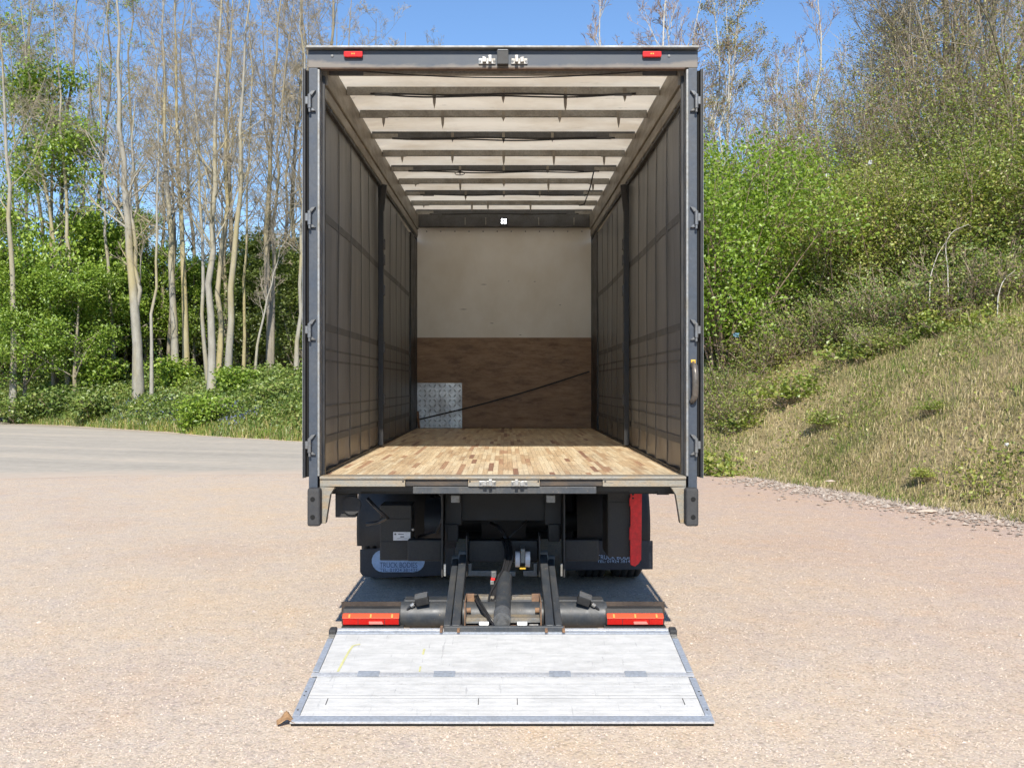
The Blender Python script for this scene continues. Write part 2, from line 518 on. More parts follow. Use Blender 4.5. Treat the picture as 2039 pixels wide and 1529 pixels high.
def bank_point(ti, s):
    """ti: float index along the base line; arrays"""
    ti = np.asarray(ti, dtype=float); s = np.asarray(s, dtype=float)
    idx = np.arange(NB)
    bx = np.interp(ti, idx, BL[:, 0]); by = np.interp(ti, idx, BL[:, 1])
    nx = np.interp(ti, idx, BN[:, 0]); ny = np.interp(ti, idx, BN[:, 1])
    wob = 0.35 * vnoise(bx * 1.7, by * 1.7, 9) * np.exp(-s / 3.0)
    x = bx + nx * (s + wob); y = by + ny * (s + wob)
    return np.stack([x, y, bank_height(bx, s, x, y)], axis=-1)

def ground_z(x, y):
    d = np.hypot(BL[:, 0] - x, BL[:, 1] - y)
    i = int(np.argmin(d))
    side = (x - BL[i, 0]) * BN[i, 0] + (y - BL[i, 1]) * BN[i, 1]
    if side <= 0: return 0.0
    return float(bank_height(np.array(BL[i, 0]), np.array(d[i]), np.array(float(x)), np.array(float(y))))

def at(px, d):
    """world x of a spot seen at picture column px at depth d in front of the eye"""
    return EYE.x + (px - 1006.0) * d / 2020.0, d + EYE.y

# ground materials
def make_gravel_mat():
    t = NT('pink_gravel')
    c = t.coord()
    v1 = t.voronoi(c, 62, out='Color')
    vd = t.voronoi(c, 62)
    sep = t.n('ShaderNodeSeparateColor'); t.l(v1, sep.inputs[0])
    stone = t.ramp(sep.outputs[0], [(0.0, (0.55, 0.445, 0.355)), (0.25, (0.62, 0.515, 0.41)), (0.5, (0.595, 0.48, 0.38)), (0.7, (0.635, 0.545, 0.45)), (0.88, (0.57, 0.455, 0.38)), (1.0, (0.52, 0.43, 0.365))])
    big = t.noise(c, 0.35, 5, 0.55)
    tint = t.ramp(big, [(0.30, (0.95, 0.89, 0.85)), (0.5, (1.0, 1.0, 0.99)), (0.70, (1.05, 1.0, 0.90))])
    col = t.mix(1.0, stone, tint, 'MULTIPLY')
    # the redder dust towards the bank
    sx = t.n('ShaderNodeSeparateXYZ'); t.l(c, sx.inputs[0])
    mr = t.n('ShaderNodeMapRange'); mr.inputs[1].default_value = 2.0; mr.inputs[2].default_value = 8.0
    t.l(t.math('ADD', t.math('ADD', sx.outputs[0], t.math('MULTIPLY', sx.outputs[1], 0.28)), t.math('MULTIPLY', big, 1.5)), mr.inputs[0])
    col = t.mix(t.math('MULTIPLY', mr.outputs[0], 0.55), col, (0.52, 0.355, 0.285))
    hue = t.noise(c, 2.6, 4, 0.65)
    col = t.mix(1.0, col, t.ramp(hue, [(0.30, (0.88, 0.89, 0.93)), (0.45, (0.93, 0.935, 0.935)), (0.55, (0.95, 0.94, 0.91)), (0.70, (0.98, 0.925, 0.85))]), 'MULTIPLY')
    fine = t.noise(c, 160, 4, 0.7)
    med = t.noise(c, 9, 5, 0.7)
    col = t.mix(1.0, col, t.ramp(med, [(0.3, 0.88), (0.7, 1.06)]), 'MULTIPLY')
    col = t.mix(1.0, col, t.ramp(vd, [(0.0, 1.06), (0.55, 1.0), (0.85, 0.72)]), 'MULTIPLY')
    h = t.math('ADD', t.math('MULTIPLY', vd, -1.0), t.math('MULTIPLY', fine, 0.4))
    return t.done(t.bsdf(col, 0.9, 0, t.bump(h, 0.32, 0.010), 0.2))
M['gravel'] = make_gravel_mat()

def make_pebble_mat():
    t = NT('pebbles')
    r = t.n('ShaderNodeNewGeometry').outputs['Random Per Island']
    col = t.ramp(r, [(0.0, (0.48, 0.395, 0.32)), (0.3, (0.53, 0.445, 0.36)), (0.55, (0.51, 0.42, 0.335)), (0.75, (0.55, 0.475, 0.40)), (0.9, (0.49, 0.40, 0.34)), (1.0, (0.40, 0.345, 0.31))])
    return t.done(t.bsdf(col, 0.85, 0, None, 0.25))
M['pebble'] = make_pebble_mat()

def make_road_mat():
    t = NT('dusty_road')
    c = t.coord()
    # long sweeping wheel tracks: noise stretched along the bend of the lane
    sp = t.n('ShaderNodeSeparateXYZ'); t.l(c, sp.inputs[0])
    bend = t.math('ADD', sp.outputs[1], t.math('MULTIPLY', t.math('POWER', t.math('ADD', sp.outputs[0], 30.0), 2.0), -0.006))
    bend = t.math('ADD', bend, t.math('MULTIPLY', sp.outputs[0], 0.6))
    cb = t.n('ShaderNodeCombineXYZ'); t.l(t.math('MULTIPLY', sp.outputs[0], 0.06), cb.inputs[0]); t.l(bend, cb.inputs[1])
    trk = t.noise(cb.outputs[0], 0.75, 5, 0.6)
    n = t.noise(c, 0.5, 5, 0.6)
    col = t.ramp(t.mix(0.3, trk, n), [(0.34, (0.375, 0.34, 0.285)), (0.5, (0.43, 0.385, 0.32)), (0.66, (0.50, 0.435, 0.35))])
    col = t.mix(1.0, col, t.ramp(t.noise(c, 3.5, 7, 0.75), [(0.3, 0.84), (0.7, 1.08)]), 'MULTIPLY')
    # gravel and dust carried on to the edges of the lane
    e = t.n('ShaderNodeAttribute', attribute_name='edge').outputs['Fac']
    en = t.math('ADD', e, t.math('MULTIPLY', t.math('SUBTRACT', t.noise(c, 1.3, 6, 0.7), 0.5), 0.16))
    col = t.mix(t.ramp(en, [(0.0, 1.0), (0.09, 0.0)]), col, (0.52, 0.425, 0.335))
    col = t.mix(t.ramp(en, [(0.93, 0.0), (1.0, 0.7)]), col, (0.30, 0.24, 0.16))
    return t.done(t.bsdf(col, 0.9, 0, None, 0.2))
M['road'] = make_road_mat()

def make_bank_mat():
    t = NT('bank_soil_and_thatch')
    c = t.coord()
    n = t.noise(c, 0.8, 6, 0.65)
    f = t.noise(c, 14, 5, 0.7)
    col = t.ramp(n, [(0.3, (0.14, 0.15, 0.06)), (0.5, (0.30, 0.24, 0.13)), (0.7, (0.40, 0.32, 0.19))])
    col = t.mix(1.0, col, t.ramp(f, [(0.3, 0.6), (0.7, 1.25)]), 'MULTIPLY')
    return t.done(t.bsdf(col, 0.95, 0, t.bump(f, 0.8, 0.05), 0.1))
M['bank'] = make_bank_mat()

# yard sheet to the horizon
def sheet(name, xs, ys, z, mat):
    X, Y = np.meshgrid(xs, ys)
    V = np.c_[X.ravel(), Y.ravel(), np.full(X.size, z)]
    nx = len(xs); q = []
    for j in range(len(ys) - 1):
        for i in range(nx - 1):
            q.append((j * nx + i, j * nx + i + 1, (j + 1) * nx + i + 1, (j + 1) * nx + i))
    return np_mesh(name, V, q, mat)
yard = sheet('gravel_yard_ground', np.array([-600, -60, -10, 10, 60, 600.]), np.array([-300, -30, 0, 30, 100, 900.]), 0.0, 'gravel')
tag(yard, 'pale pink gravel yard spreading round the lorry', 'gravel yard', kind='structure')

# road: between its near edge and the foot of the verge
near = resample(np.array([(-90, 4), (-40, 8.5), (-20, 11.0), (-9.4, 12.2), (-5, 13.2), (-1.5, 14.2), (1.5, 15.6)], dtype=float), 60)
far_i = np.linspace(0, 122, 60)
far_p = bank_point(far_i, np.full(60, 0.0))[:, :2] - np.c_[np.interp(far_i, np.arange(NB), BN[:, 0]), np.interp(far_i, np.arange(NB), BN[:, 1])] * 0.35
far_p = far_p[far_p[:, 0] < 0.8]
far_p = far_p[np.linspace(0, len(far_p) - 1, 60).astype(int)]
K = 8
rv = []
rr = np.random.RandomState(5)
for i in range(60):
    for k in range(K + 1):
        u = k / K
        p = near[i] * (1 - u) + far_p[i] * u
        if k == 0: p = p + rr.normal(0, 0.16, 2)
        rv.append((p[0], p[1], 0.005 if k > 0 else 0.002))
rq = [(i * (K + 1) + k, i * (K + 1) + k + 1, (i + 1) * (K + 1) + k + 1, (i + 1) * (K + 1) + k) for i in range(59) for k in range(K)]
rq = [tuple(reversed(q)) for q in rq]
road = np_mesh('road', rv, rq, 'road')
ea = road.data.attributes.new('edge', 'FLOAT', 'POINT')
ea.data.foreach_set('value', np.tile(np.linspace(0, 1, K + 1), 60).astype(np.float32))
tag(road, 'dusty pale grey road with sweeping wheel tracks beside the wood', 'road', kind='structure')

# the bank / wood floor
svals = np.r_[-0.25, 0.0, 0.25, 0.6, np.linspace(1.0, 12, 30), np.linspace(13, 40, 14), 60, 100, 180, 320]
T, S = np.meshgrid(np.linspace(0, NB - 1, 420), svals)
BV = bank_point(T.ravel(), S.ravel())
nt = 420
bq = [(j * nt + i, j * nt + i + 1, (j + 1) * nt + i + 1, (j + 1) * nt + i) for j in range(len(svals) - 1) for i in range(nt - 1)]
bank = np_mesh('bank_terrain', BV, bq, 'bank', smooth=True)
tag(bank, 'rising earth bank round the yard under the grass and the wood', 'bank', kind='structure')

# ------------------------------------------------------------------ the lorry
truck = empty('lorry', (0, 0, 0))
tag(truck, 'dark grey curtain-sided lorry seen from behind with open rear and lowered tail lift', 'lorry')

# --- rear frame
hd = MB().box(-1.268, 1.268, 0.0, 0.055, 3.826, 3.938).build('rear_header', 'slate_dirty', truck, 0.004)
MB().box(-1.275, 1.272, -0.042, 0.16, 3.943, 3.956).build('header_cap', 'galv', hd, 0.003)
MB().box(-1.186, 1.186, -0.004, 0.045, 3.818, 3.8245).build('header_lip', worn('rusty_lip', (0.12, 0.075, 0.05), (0.07, 0.05, 0.045), 9), hd, 0.002)
for k, px in enumerate((-0.971, 0.967)):
    lamp = MB().prism_xz([(px - .062, 3.898), (px - .056, 3.888), (px + .056, 3.888), (px + .062, 3.898), (px + .060, 3.925), (px - .060, 3.925)], -0.026, -0.002).build('marker_lamp', 'lens_red', hd, 0.004)
    b = MB()
    for q in (-0.007, 0.007): b.cyl((px + q, -0.0262, 3.908), (px + q, -0.0285, 3.908), 0.0045, n=10)
    b.build('lamp_core', 'yellow', hd)
for px in (-1.11, 1.08):
    MB().cyl((px, 0.0, 3.902), (px, -0.006, 3.902), 0.008, n=10).build('bolt', 'hinge', hd)
# centre catches on header and sill
def keeper(x0, x1, zc, parent, flip):
    w = x1 - x0
    b = MB()
    b.box(x0, x1, -0.012, -0.001, zc - 0.02, zc + 0.015)
    b.build('catch_plate', 'zinc', parent, 0.003)
    f = -1 if flip else 1
    c = (x0 + x1) / 2
    b = MB().box(c + f * 0.008, c + f * 0.030, -0.045, -0.0125, zc - 0.016, zc + 0.028)
    b.build('catch_lug', 'zinc', parent, 0.003)
    b = MB().prism_xz([(c - f * 0.03, zc - .014), (c - f * 0.006, zc - .016), (c - f * 0.004, zc + .014), (c - f * 0.03, zc + .02)], -0.04, -0.0125)
    b.build('catch_hook', 'zinc', parent, 0.003)
    for q in (x0 + 0.009, x1 - 0.009):
        MB().cyl((q, -0.0125, zc - .002), (q, -0.018, zc - .002), 0.007, n=8).build('bolt', 'hinge', parent)
keeper(-0.158, -0.048, 3.866, hd, False)
keeper(0.054, 0.16, 3.866, hd, True)
cam_box = MB().box(-0.038, 0.036, -0.05, -0.002, 3.834, 3.93).build('camera_housing', 'black', hd, 0.004)
MB().box(-0.032, 0.030, -0.0535, -0.0505, 3.922, 3.928).build('housing_edge', 'hinge', hd)

for s in (-1, 1):
    post = MB().box(*sorted((s * 1.206, s * 1.263)), 0.0, 0.11, 0.99, 3.8245).build('rear_post', 'slate', truck, 0.003)
    MB().box(*sorted((s * 1.192, s * 1.2055)), -0.006, 0.112, 1.172, 3.8135).build('post_edge_strip', 'galv', post, 0.002)
    MB().box(*sorted((s * 1.174, s * 1.1915)), 0.085, 0.125, 1.172, 3.80).build('seal_strip', 'inner_post', post, 0.003)
    # bracket and rubber buffer below the floor
    pts = [(s * 1.263, 0.988), (s * 1.253, 0.862), (s * 1.155, 0.862), (s * 1.135, 0.99), (s * 1.125, 1.05), (s * 1.095, 1.098), (s * 1.192, 1.100), (s * 1.204, 0.988)]
    MB().prism_xz(pts, 0.002, 0.07).build('corner_bracket', 'sill', post, 0.002)
    buf = MB().box(*sorted((s * 1.176, s * 1.258)), -0.085, -0.001, 0.855, 1.10).build('rubber_buffer', 'rubber', post, 0.018, 3)
    for zz in (1.03, 0.915):
        MB().cyl((s * 1.222, -0.083, zz), (s * 1.222, -0.0868, zz), 0.016, n=12).build('buffer_bolt_hole', 'hole', post)
    # four hinges
    for zz in (3.60, 2.845, 2.115, 1.37):
        b = MB()
        b.cyl((s * 1.253, -0.03, zz - 0.045), (s * 1.253, -0.03, zz + 0.045), 0.012, n=12)
        b.cyl((s * 1.253, -0.03, zz - 0.07), (s * 1.253, -0.03, zz - 0.046), 0.008, n=10)
        b.prism_xz([(s * 1.215, zz + 0.075), (s * 1.243, zz + 0.07), (s * 1.265, zz + 0.045), (s * 1.24, zz + 0.04)], -0.022, -0.001)
        b.prism_xz([(s * 1.215, zz - 0.06), (s * 1.243, zz - 0.06), (s * 1.262, zz - 0.046), (s * 1.235, zz - 0.04)], -0.022, -0.001)
        b.box(*sorted((s * 1.262, s * 1.280)), -0.036, -0.022, zz - 0.02, zz + 0.03)
        b.build('hinge', 'hinge', post, 0.002, 1)
# grab handle and yellow eye on the right post
rp = [o for o in truck.children if o.name.startswith('rear_post')][1]
b = MB()
pts = [(1.232, -0.004, 1.90 - 0.005), (1.238, -0.05, 1.885), (1.24, -0.062, 1.83), (1.24, -0.062, 1.75), (1.238, -0.055, 1.69), (1.232, -0.03, 1.665), (1.228, -0.004, 1.655)]
b.tube(pts, [0.018, 0.02, 0.021, 0.021, 0.021, 0.019, 0.018], 12)
b.build('grab_handle', worn('worn_handle', (0.085, 0.075, 0.065), (0.19, 0.165, 0.14), 12, (0.4, 0.7), (0.25, 0.5), 0.3), rp)
eye = MB().box(1.222, 1.252, -0.008, -0.001, 1.893, 1.928).build('yellow_eye_plate', 'yellow', rp, 0.003)
MB().cyl((1.237, -0.0085, 1.911), (1.237, -0.0105, 1.911), 0.009, n=12).build('eye_hole', 'rust', rp)

# --- sill
sill = MB().box(-1.191, 1.191, -0.012, 0.125, 1.152, 1.1705).build('rear_sill', 'sill', truck, 0.004)
for x0, x1 in ((-1.191, -0.636), (-0.227, 0.24), (0.649, 1.191)):
    MB().box(x0, x1, 0.0, 0.10, 1.1035, 1.1515).build('sill_plate', 'sill', sill, 0.003)
for x0, x1 in ((-0.634, -0.229), (0.242, 0.647)):
    MB().box(x0, x1, 0.012, 0.10, 1.106, 1.1515).build('sill_insert', worn('dark_insert' + str(x0), (0.035, 0.033, 0.032), (0.10, 0.07, 0.045), 7, (0.4, 0.7), stretch=(0.6, 1, 2)), sill, 0.003)
for x in (-0.65, -0.215, 0.23, 0.665):
    MB().cyl((x, 0.0, 1.137), (x, -0.003, 1.137), 0.006, n=8).build('bolt', 'chassis', sill)
keeper(-0.155, -0.045, 1.126, sill, False)
keeper(0.054, 0.16, 1.126, sill, True)
MB().box(-0.587, 0.609, 0.015, 0.085, 1.056, 1.1015).build('lower_beam', 'lift', truck, 0.003)

# --- open rear doors folded back along the sides
for s in (-1, 1):
    door = MB().box(*sorted((s * 1.285, s * 1.298)), 0.0, 1.215, 1.16, 3.82).build('open_rear_door', 'inner_post', truck, 0.003)
    MB().box(*sorted((s * 1.2985, s * 1.304)), -0.008, 1.21, 1.158, 3.822).build('door_skin', 'hinge', door, 0.002)
    MB().box(*sorted((s * 1.270, s * 1.2845)), 0.03, 1.21, 1.163, 3.817).build('door_seal', 'hole', door, 0.006)
    MB().box(*sorted((s * 1.272, s * 1.2845)), 1.2105, 1.225, 1.17, 3.81).build('door_edge', 'hinge', door, 0.002)

# --- load floor
floor = MB().box(-1.245, 1.245, 0.126, 7.36, 1.06, 1.148).build('load_floor', 'black', truck)
rng = np.random.RandomState(11)
NS = 68
SW = 2.384 / NS
unit = MB().box(0, 1, 0, 1, 0, 1).build('floor_block', 'block', floor)
unit_me = unit.data
blocks = []
for i in range(NS):
    y = 0.127 - rng.uniform(0, 0.0)
    first = True
    while y < 7.28:
        L = rng.uniform(0.28, 0.85) * (rng.uniform(0.3, 1.0) if first else 1)
        first = False
        y1 = min(y + L, 7.285)
        blocks.append((y, y1, -1.192 + i * SW))
        y = y1
blocks.sort()
g = 0.0006
for k, (y0, y1, x) in enumerate(blocks[:300]):
    o = unit if k == 0 else bpy.data.objects.new('floor_block', unit_me)
    if k: COL.objects.link(o); o.parent = floor
    dz = rng.uniform(0, 0.0012)
    o.location = (x + g, y0 + g, 1.1485)
    o.scale = (SW - 2 * g, (y1 - y0) - 2 * g, 0.0165 + dz)
V = []; F = []
for (y0, y1, x) in blocks[300:]:
    o = len(V); z1 = 1.165 + rng.uniform(0, 0.0012)
    for z in (1.1485, z1):
        V += [(x + g, y0 + g, z), (x + SW - g, y0 + g, z), (x + SW - g, y1 - g, z), (x + g, y1 - g, z)]
    F += [(o + 4, o + 5, o + 6, o + 7), (o, o + 1, o + 5, o + 4), (o + 1, o + 2, o + 6, o + 5), (o + 2, o + 3, o + 7, o + 6), (o + 3, o, o + 4, o + 7)]
far_blocks = np_mesh('floor_blocks_further_in', V, F, 'block_far', floor)
far_blocks['kind'] = 'stuff'
for s in (-1, 1):
    MB().box(*sorted((s * 1.1935, s * 1.235)), 0.126, 7.28, 1.1485, 1.185).build('floor_edge_channel', 'inner_post', floor, 0.002)

# --- bulkhead
bulk = MB().box(-1.245, 1.245, 7.30, 7.36, 1.15, 4.115).build('bulkhead', 'inner_post', truck)
MB().box(-1.19, 1.19, 7.284, 7.299, 2.404, 3.905).build('painted_board', 'board', bulk, 0.002)
ply = MB().box(-1.19, 1.19, 7.280, 7.299, 1.168, 2.4025).build('plywood_board', 'ply', bulk, 0.002)
for k in range(12):
    x = -1.06 + k * 0.193
    MB().cyl((x, 7.284, 3.855), (x, 7.281, 3.855), 0.009, n=8).build('board_screw', 'hinge', bulk)
MB().box(-1.235, 1.235, 7.20, 7.283, 3.907, 4.10).build('bulkhead_rail', 'bow_dark', bulk, 0.006)
for x in (-0.53, -0.25, 0.47, 0.95):
    MB().box(x - 0.006, x + 0.006, 7.187, 7.1995, 3.93, 4.03).build('rail_clip', 'bow', bulk)
for x, z, w in ((-0.33, 3.13, 0.10), (-0.62, 2.79, 0.12), (0.40, 3.17, 0.035), (0.05, 3.175, 0.025), (0.75, 2.85, 0.03), (0.2, 2.44, 0.04), (-0.2, 2.6, 0.06)):
    MB().prism_xz([(x, z), (x + w * 0.6, z - 0.004), (x + w, z + 0.001), (x + w * 0.5, z + 0.004)], 7.2828, 7.2838).build('board_scuff', 'curtain_strap', bulk)
# chequer plate with raised bars
chq = MB().box(-1.188, -0.575, 7.270, 7.2795, 1.17, 1.785).build('chequer_plate', 'chequer', bulk, 0.002)
b = MB()
for j in range(9):
    for i in range(9):
        cx = -1.188 + 0.036 + i * 0.068; cz = 1.20 + j * 0.068
        a = radians(45 if (i + j) % 2 else -45)
        dx, dz = cos(a) * 0.031, sin(a) * 0.031
        nx, nz = -sin(a) * 0.008, cos(a) * 0.008
        yb, yt = 7.2699, 7.2555
        b.add([(cx - dx, yb, cz - dz), (cx + nx, yb, cz + nz), (cx + dx, yb, cz + dz), (cx - nx, yb, cz - nz), (cx, yt, cz)], [(0, 1, 4), (1, 2, 4), (2, 3, 4), (3, 0, 4)])
b.build('raised_tread_bars', 'chequer', chq)['kind'] = 'stuff'
# strap across the bulkhead
b = MB()
pts = [Vector((-1.165, 7.245, 1.285)).lerp(Vector((1.165, 7.252, 1.94)), u) - Vector((0, 0, 0.035 * sin(pi * u))) for u in np.linspace(0, 1, 14)]
for p, q in zip(pts[:-1], pts[1:]): b.bar(p, q, 0.004, 0.02, (0, 0, 1))
b.build('load_strap', 'strap', bulk)
MB().bar((-1.16, 7.22, 1.17), (-1.182, 7.262, 1.40), 0.03, 0.012, (0, 1, 0)).build('strap_ratchet', 'rust', bulk, 0.003)
# work lamp
lampb = MB().box(-0.055, 0.045, 7.16, 7.1985, 3.915, 4.03).build('interior_lamp', 'black', bulk, 0.004)
for i in (-1, 1):
    for z in (3.955, 3.995):
        MB().cyl((-0.005 + i * 0.021, 7.1585, z), (-0.005 + i * 0.021, 7.152, z), 0.0135, n=14).build('lit_led', 'led', lampb)

# --- side walls: curtains, pillars, rails
def roof_z(y): return 3.945 + 0.0165 * y
for s in (-1, 1):
    # curtain: a sheet with gentle vertical folds, gathered at its foot
    ys = np.linspace(0.13, 6.5, 150); zs = np.r_[np.linspace(1.135, 1.40, 8), np.linspace(1.5, 3.70, 18)]
    Y, Z = np.meshgrid(ys, zs)
    ph = (Y - 0.27) / 0.55
    fr = ph - np.floor(ph)
    low = np.clip((1.55 - Z) / 0.4, 0, 1) ** 1.5
    off = 0.006 * np.sin(Y * 2.1 + Z * 0.7 + s) + 0.030 * low * np.abs(np.sin(pi * fr)) + 0.003 * np.sin(Z * 3.3 + Y)
    X = s * (1.207 + off)
    nv = len(ys)
    V = np.c_[X.ravel(), Y.ravel(), Z.ravel()]
    q = [(j * nv + i, j * nv + i + 1, (j + 1) * nv + i + 1, (j + 1) * nv + i) for j in range(len(zs) - 1) for i in range(nv - 1)]
    if s > 0: q = [tuple(reversed(f)) for f in q]
    V2 = V.copy(); V2[:, 0] += s * 0.003
    n0 = len(V)
    q2 = [tuple(n0 + i for i in reversed(f)) for f in q]
    cur = np_mesh('side_curtain', np.r_[V, V2], q + q2, 'curtain', truck, smooth=True)
    # vertical seams
    for k in range(12):
        y = 0.27 + 0.55 * k
        if abs(y - 3.09) < 0.12: continue
        b = MB()
        prev = None
        pl = []
        for z in np.r_[np.linspace(1.15, 1.45, 7), np.linspace(1.6, 3.66, 8)]:
            lw = max(0.0, min(1.0, (1.5 - z) / 0.35))
            x = s * (1.2005 + 0.006 * sin(y * 2.1 + z * 0.7 + s) + 0.003 * sin(z * 3.3 + y) + 0.006 * lw)
            pl.append((x, y + 0.02 * lw * sin(z * 17), z))
        for p, r_ in zip(pl[:-1], pl[1:]): b.bar(p, r_, 0.0035, 0.016, (0, 1, 0))
        b.build('curtain_seam', 'curtain_strap', cur)
    for z, h in ((2.905, 0.055), (2.16, 0.05), (2.005, 0.016), (1.93, 0.016), (1.62, 0.014), (1.53, 0.014), (1.39, 0.05)):
        b = MB()
        yy = np.linspace(0.16, 6.45, 30)
        for a0, a1 in zip(yy[:-1], yy[1:]):
            fx = lambda y: s * (1.2045 + 0.006 * sin(y * 2.1 + z * 0.7 + s) + 0.003 * sin(z * 3.3 + y))
            b.bar((fx(a0), a0, z), (fx(a1), a1, z), 0.0025, h, (0, 0, 1))
        b.build('curtain_band', 'curtain_strap', cur)
    # pillars
    pil = MB().box(*sorted((s * 1.145, s * 1.196)), 3.05, 3.12, 1.186, 3.66).build('side_pillar', 'inner_post', truck, 0.006)
    MB().bar((s * 1.165, 3.085, 3.42), (s * 1.13, 3.02, 3.66), 0.05, 0.04, (0, 1, 0)).build('pillar_knee', 'inner_post', pil, 0.004)
    for z in (1.62, 2.12, 2.66, 2.95, 3.1):
        MB().box(*sorted((s * 1.130, s * 1.1445)), 3.055, 3.115, z - 0.05, z + 0.05).build('pillar_catch', 'bow_dark', pil, 0.006)
    MB().box(*sorted((s * 1.192, s * 1.235)), 6.42, 7.279, 1.186, 3.72).build('front_corner_panel', 'inner_post', truck, 0.004)
    for k in range(14):
        z = 1.4 + k * 0.17
        MB().cyl((s * 1.192, 7.15, z), (s * 1.188, 7.15, z), 0.008, n=8).build('panel_rivet', 'hinge', truck)
    # cant rail in two steps, rising a little to the front
    def rail(x0, x1, za, zb):
        dz = 0.0165 * 7.2
        xa, xb = sorted((s * x0, s * x1))
        y0, y1 = 0.115, 7.195
        return MB().hexa([(xa, y0, za), (xb, y0, za), (xb, y1, za + dz), (xa, y1, za + dz)], [(xa, y0, zb), (xb, y0, zb), (xb, y1, zb + dz), (xa, y1, zb + dz)])
    rl = rail(1.162, 1.262, 3.745, 3.940).build('cant_rail', 'rail', truck, 0.005)
    rail(1.172, 1.255, 3.655, 3.733).build('rail_lower_step', 'rail', rl, 0.005)
    rail(1.180, 1.203, 3.628, 3.654).build('curtain_track', 'black', rl)
    for k in range(13):
        y = 0.35 + 0.53 * k; z = 3.632 + 0.0165 * y
        MB().cyl((s * 1.172, y, z), (s * 1.181, y, z), 0.011, n=10).build('curtain_roller', 'hinge', rl)

# --- roof: sheet and bows
bow_y = [0.20, 0.93, 1.61, 2.36, 3.12, 3.85, 4.58, 5.32, 6.06, 6.78]
ys = np.linspace(0.08, 7.33, 120); xs = np.linspace(-1.245, 1.245, 50)
Xg, Yg = np.meshgrid(xs, ys)
nb = np.array(bow_y + [7.3])
ph = np.array([[min(abs(y - b_) for b_ in nb)] for y in ys])
edge = np.clip((np.abs(Xg) - 0.98) / 0.22, 0, 1)
rr = np.random.RandomState(4)
crumple = 0.012 * np.sin(Yg * 31 + 2 * np.sin(Yg * 7)) * edge + 0.010 * np.sin(Yg * 53 + Xg * 9) * edge
Zg = roof_z(Yg) + 0.028 - 0.018 * np.clip(ph / 0.37, 0, 1) ** 2 - 0.02 * edge ** 2 + crumple * np.clip(ph / 0.1, 0, 1)
nv = len(xs)
q = [(j * nv + i, j * nv + i + 1, (j + 1) * nv + i + 1, (j + 1) * nv + i) for j in range(len(ys) - 1) for i in range(nv - 1)]
roof = np_mesh('roof_sheet', np.c_[Xg.ravel(), Yg.ravel(), Zg.ravel()], q, 'tarp', truck, smooth=True)
hooks = {1: [(-0.51, .10), (0.0, .06), (0.46, .13), (0.90, .05)], 2: [(-0.967, .075), (-0.49, .09), (0, .03), (0.455, .04), (0.93, .08)], 3: [(-0.45, .03), (0, .04), (0.43, .03)],
         4: [(-0.97, .06), (-0.49, .065), (0, .09), (0.48, .09), (0.96, .09)], 5: [(-0.45, .04), (0, .02), (0.45, .02)], 6: [(-0.97, .03), (-0.48, .085), (0, .03), (0.49, .085), (0.98, .085)],
         7: [(-0.45, .06), (0, .02), (0.42, .02), (0.95, .02)], 8: [(-1.0, .03), (-0.40, .075), (-0.20, .06), (0.33, .075)], 9: []}
for i, y in enumerate(bow_y):
    z = roof_z(y)
    dark = i in (3, 5, 7, 9)
    b = MB().box(-1.16, 1.16, y - 0.016, y + 0.016, z - 0.045, z + 0.010)
    if i == 0: b = MB().box(-1.16, 1.16, y - 0.03, y + 0.02, z - 0.112, z + 0.01)
    bow = b.build('roof_bow', 'bow_dark' if dark else 'bow', truck, 0.003)
    for s in (-1, 1):
        MB().box(*sorted((s * 0.93, s * 1.158)), y - 0.028 - (0.014 if i == 0 else 0), y - 0.018 - (0.0135 if i == 0 else 0), z - 0.058 - (0.066 if i == 0 else 0), z - 0.012).build('bow_end_bracket', 'bow_dark' if i == 0 else 'bow', bow, 0.003)
    for x, ln in hooks.get(i, []):
        MB().box(x - 0.012, x + 0.012, y - 0.0235, y - 0.0165, z - 0.055, z - 0.002).build('hook_clip', 'rail', bow)
        MB().prism_xz([(x - 0.013, z - 0.056), (x + 0.013, z - 0.056), (x + 0.010, z - 0.04 - ln * 0.7), (x, z - 0.056 - ln), (x - 0.010, z - 0.04 - ln * 0.7)], y - 0.024, y - 0.017).build('hanging_hook', 'rail', bow)
    if i in (1, 3, 5, 7, 9):
        for kk in range(2 if i < 6 else 1):
            pts = []
            for u in np.linspace(-1, 1, 16):
                x = 0.98 * u
                pts.append((x, y - 0.032 - 0.006 * kk, z - 0.052 - 0.018 * kk * (1 - u ** 4) + 0.006 * sin(6 * u + i + kk)))
            MB().tube(pts, 0.0065, 6).build('roof_cable', 'strap', bow)
        for s in (-1, 1):
            MB().box(*sorted((s * 0.82, s * 0.95)), y - 0.043, y - 0.028, z - 0.064, z - 0.044).build('cable_tensioner', 'bow_dark', bow, 0.003)
pts = [(-1.0 + 2.0 * u, 0.14, roof_z(0.16) - 0.095 - 0.05 * (1 - (2 * u - 1) ** 2)) for u in np.linspace(0, 1, 18)]
MB().tube(pts, 0.004, 6).build('sagging_cord', 'strap', truck)
b = MB().tube([(-0.45 + 0.05 * cos(a), 3.78, roof_z(3.8) - 0.085 + 0.018 * sin(a)) for a in np.linspace(0, 2 * pi, 14)], 0.004, 6)
b.build('loose_cable_loop', 'strap', truck)
pts = [(0.925, 3.82, roof_z(3.8) - 0.05), (0.93, 4.3, roof_z(4.3) - 0.13), (0.935, 5.2, roof_z(5.2) - 0.17), (0.94, 6.0, roof_z(6.0) - 0.06)]
MB().tube(pts, 0.007, 6).build('hanging_cable', 'strap', truck)

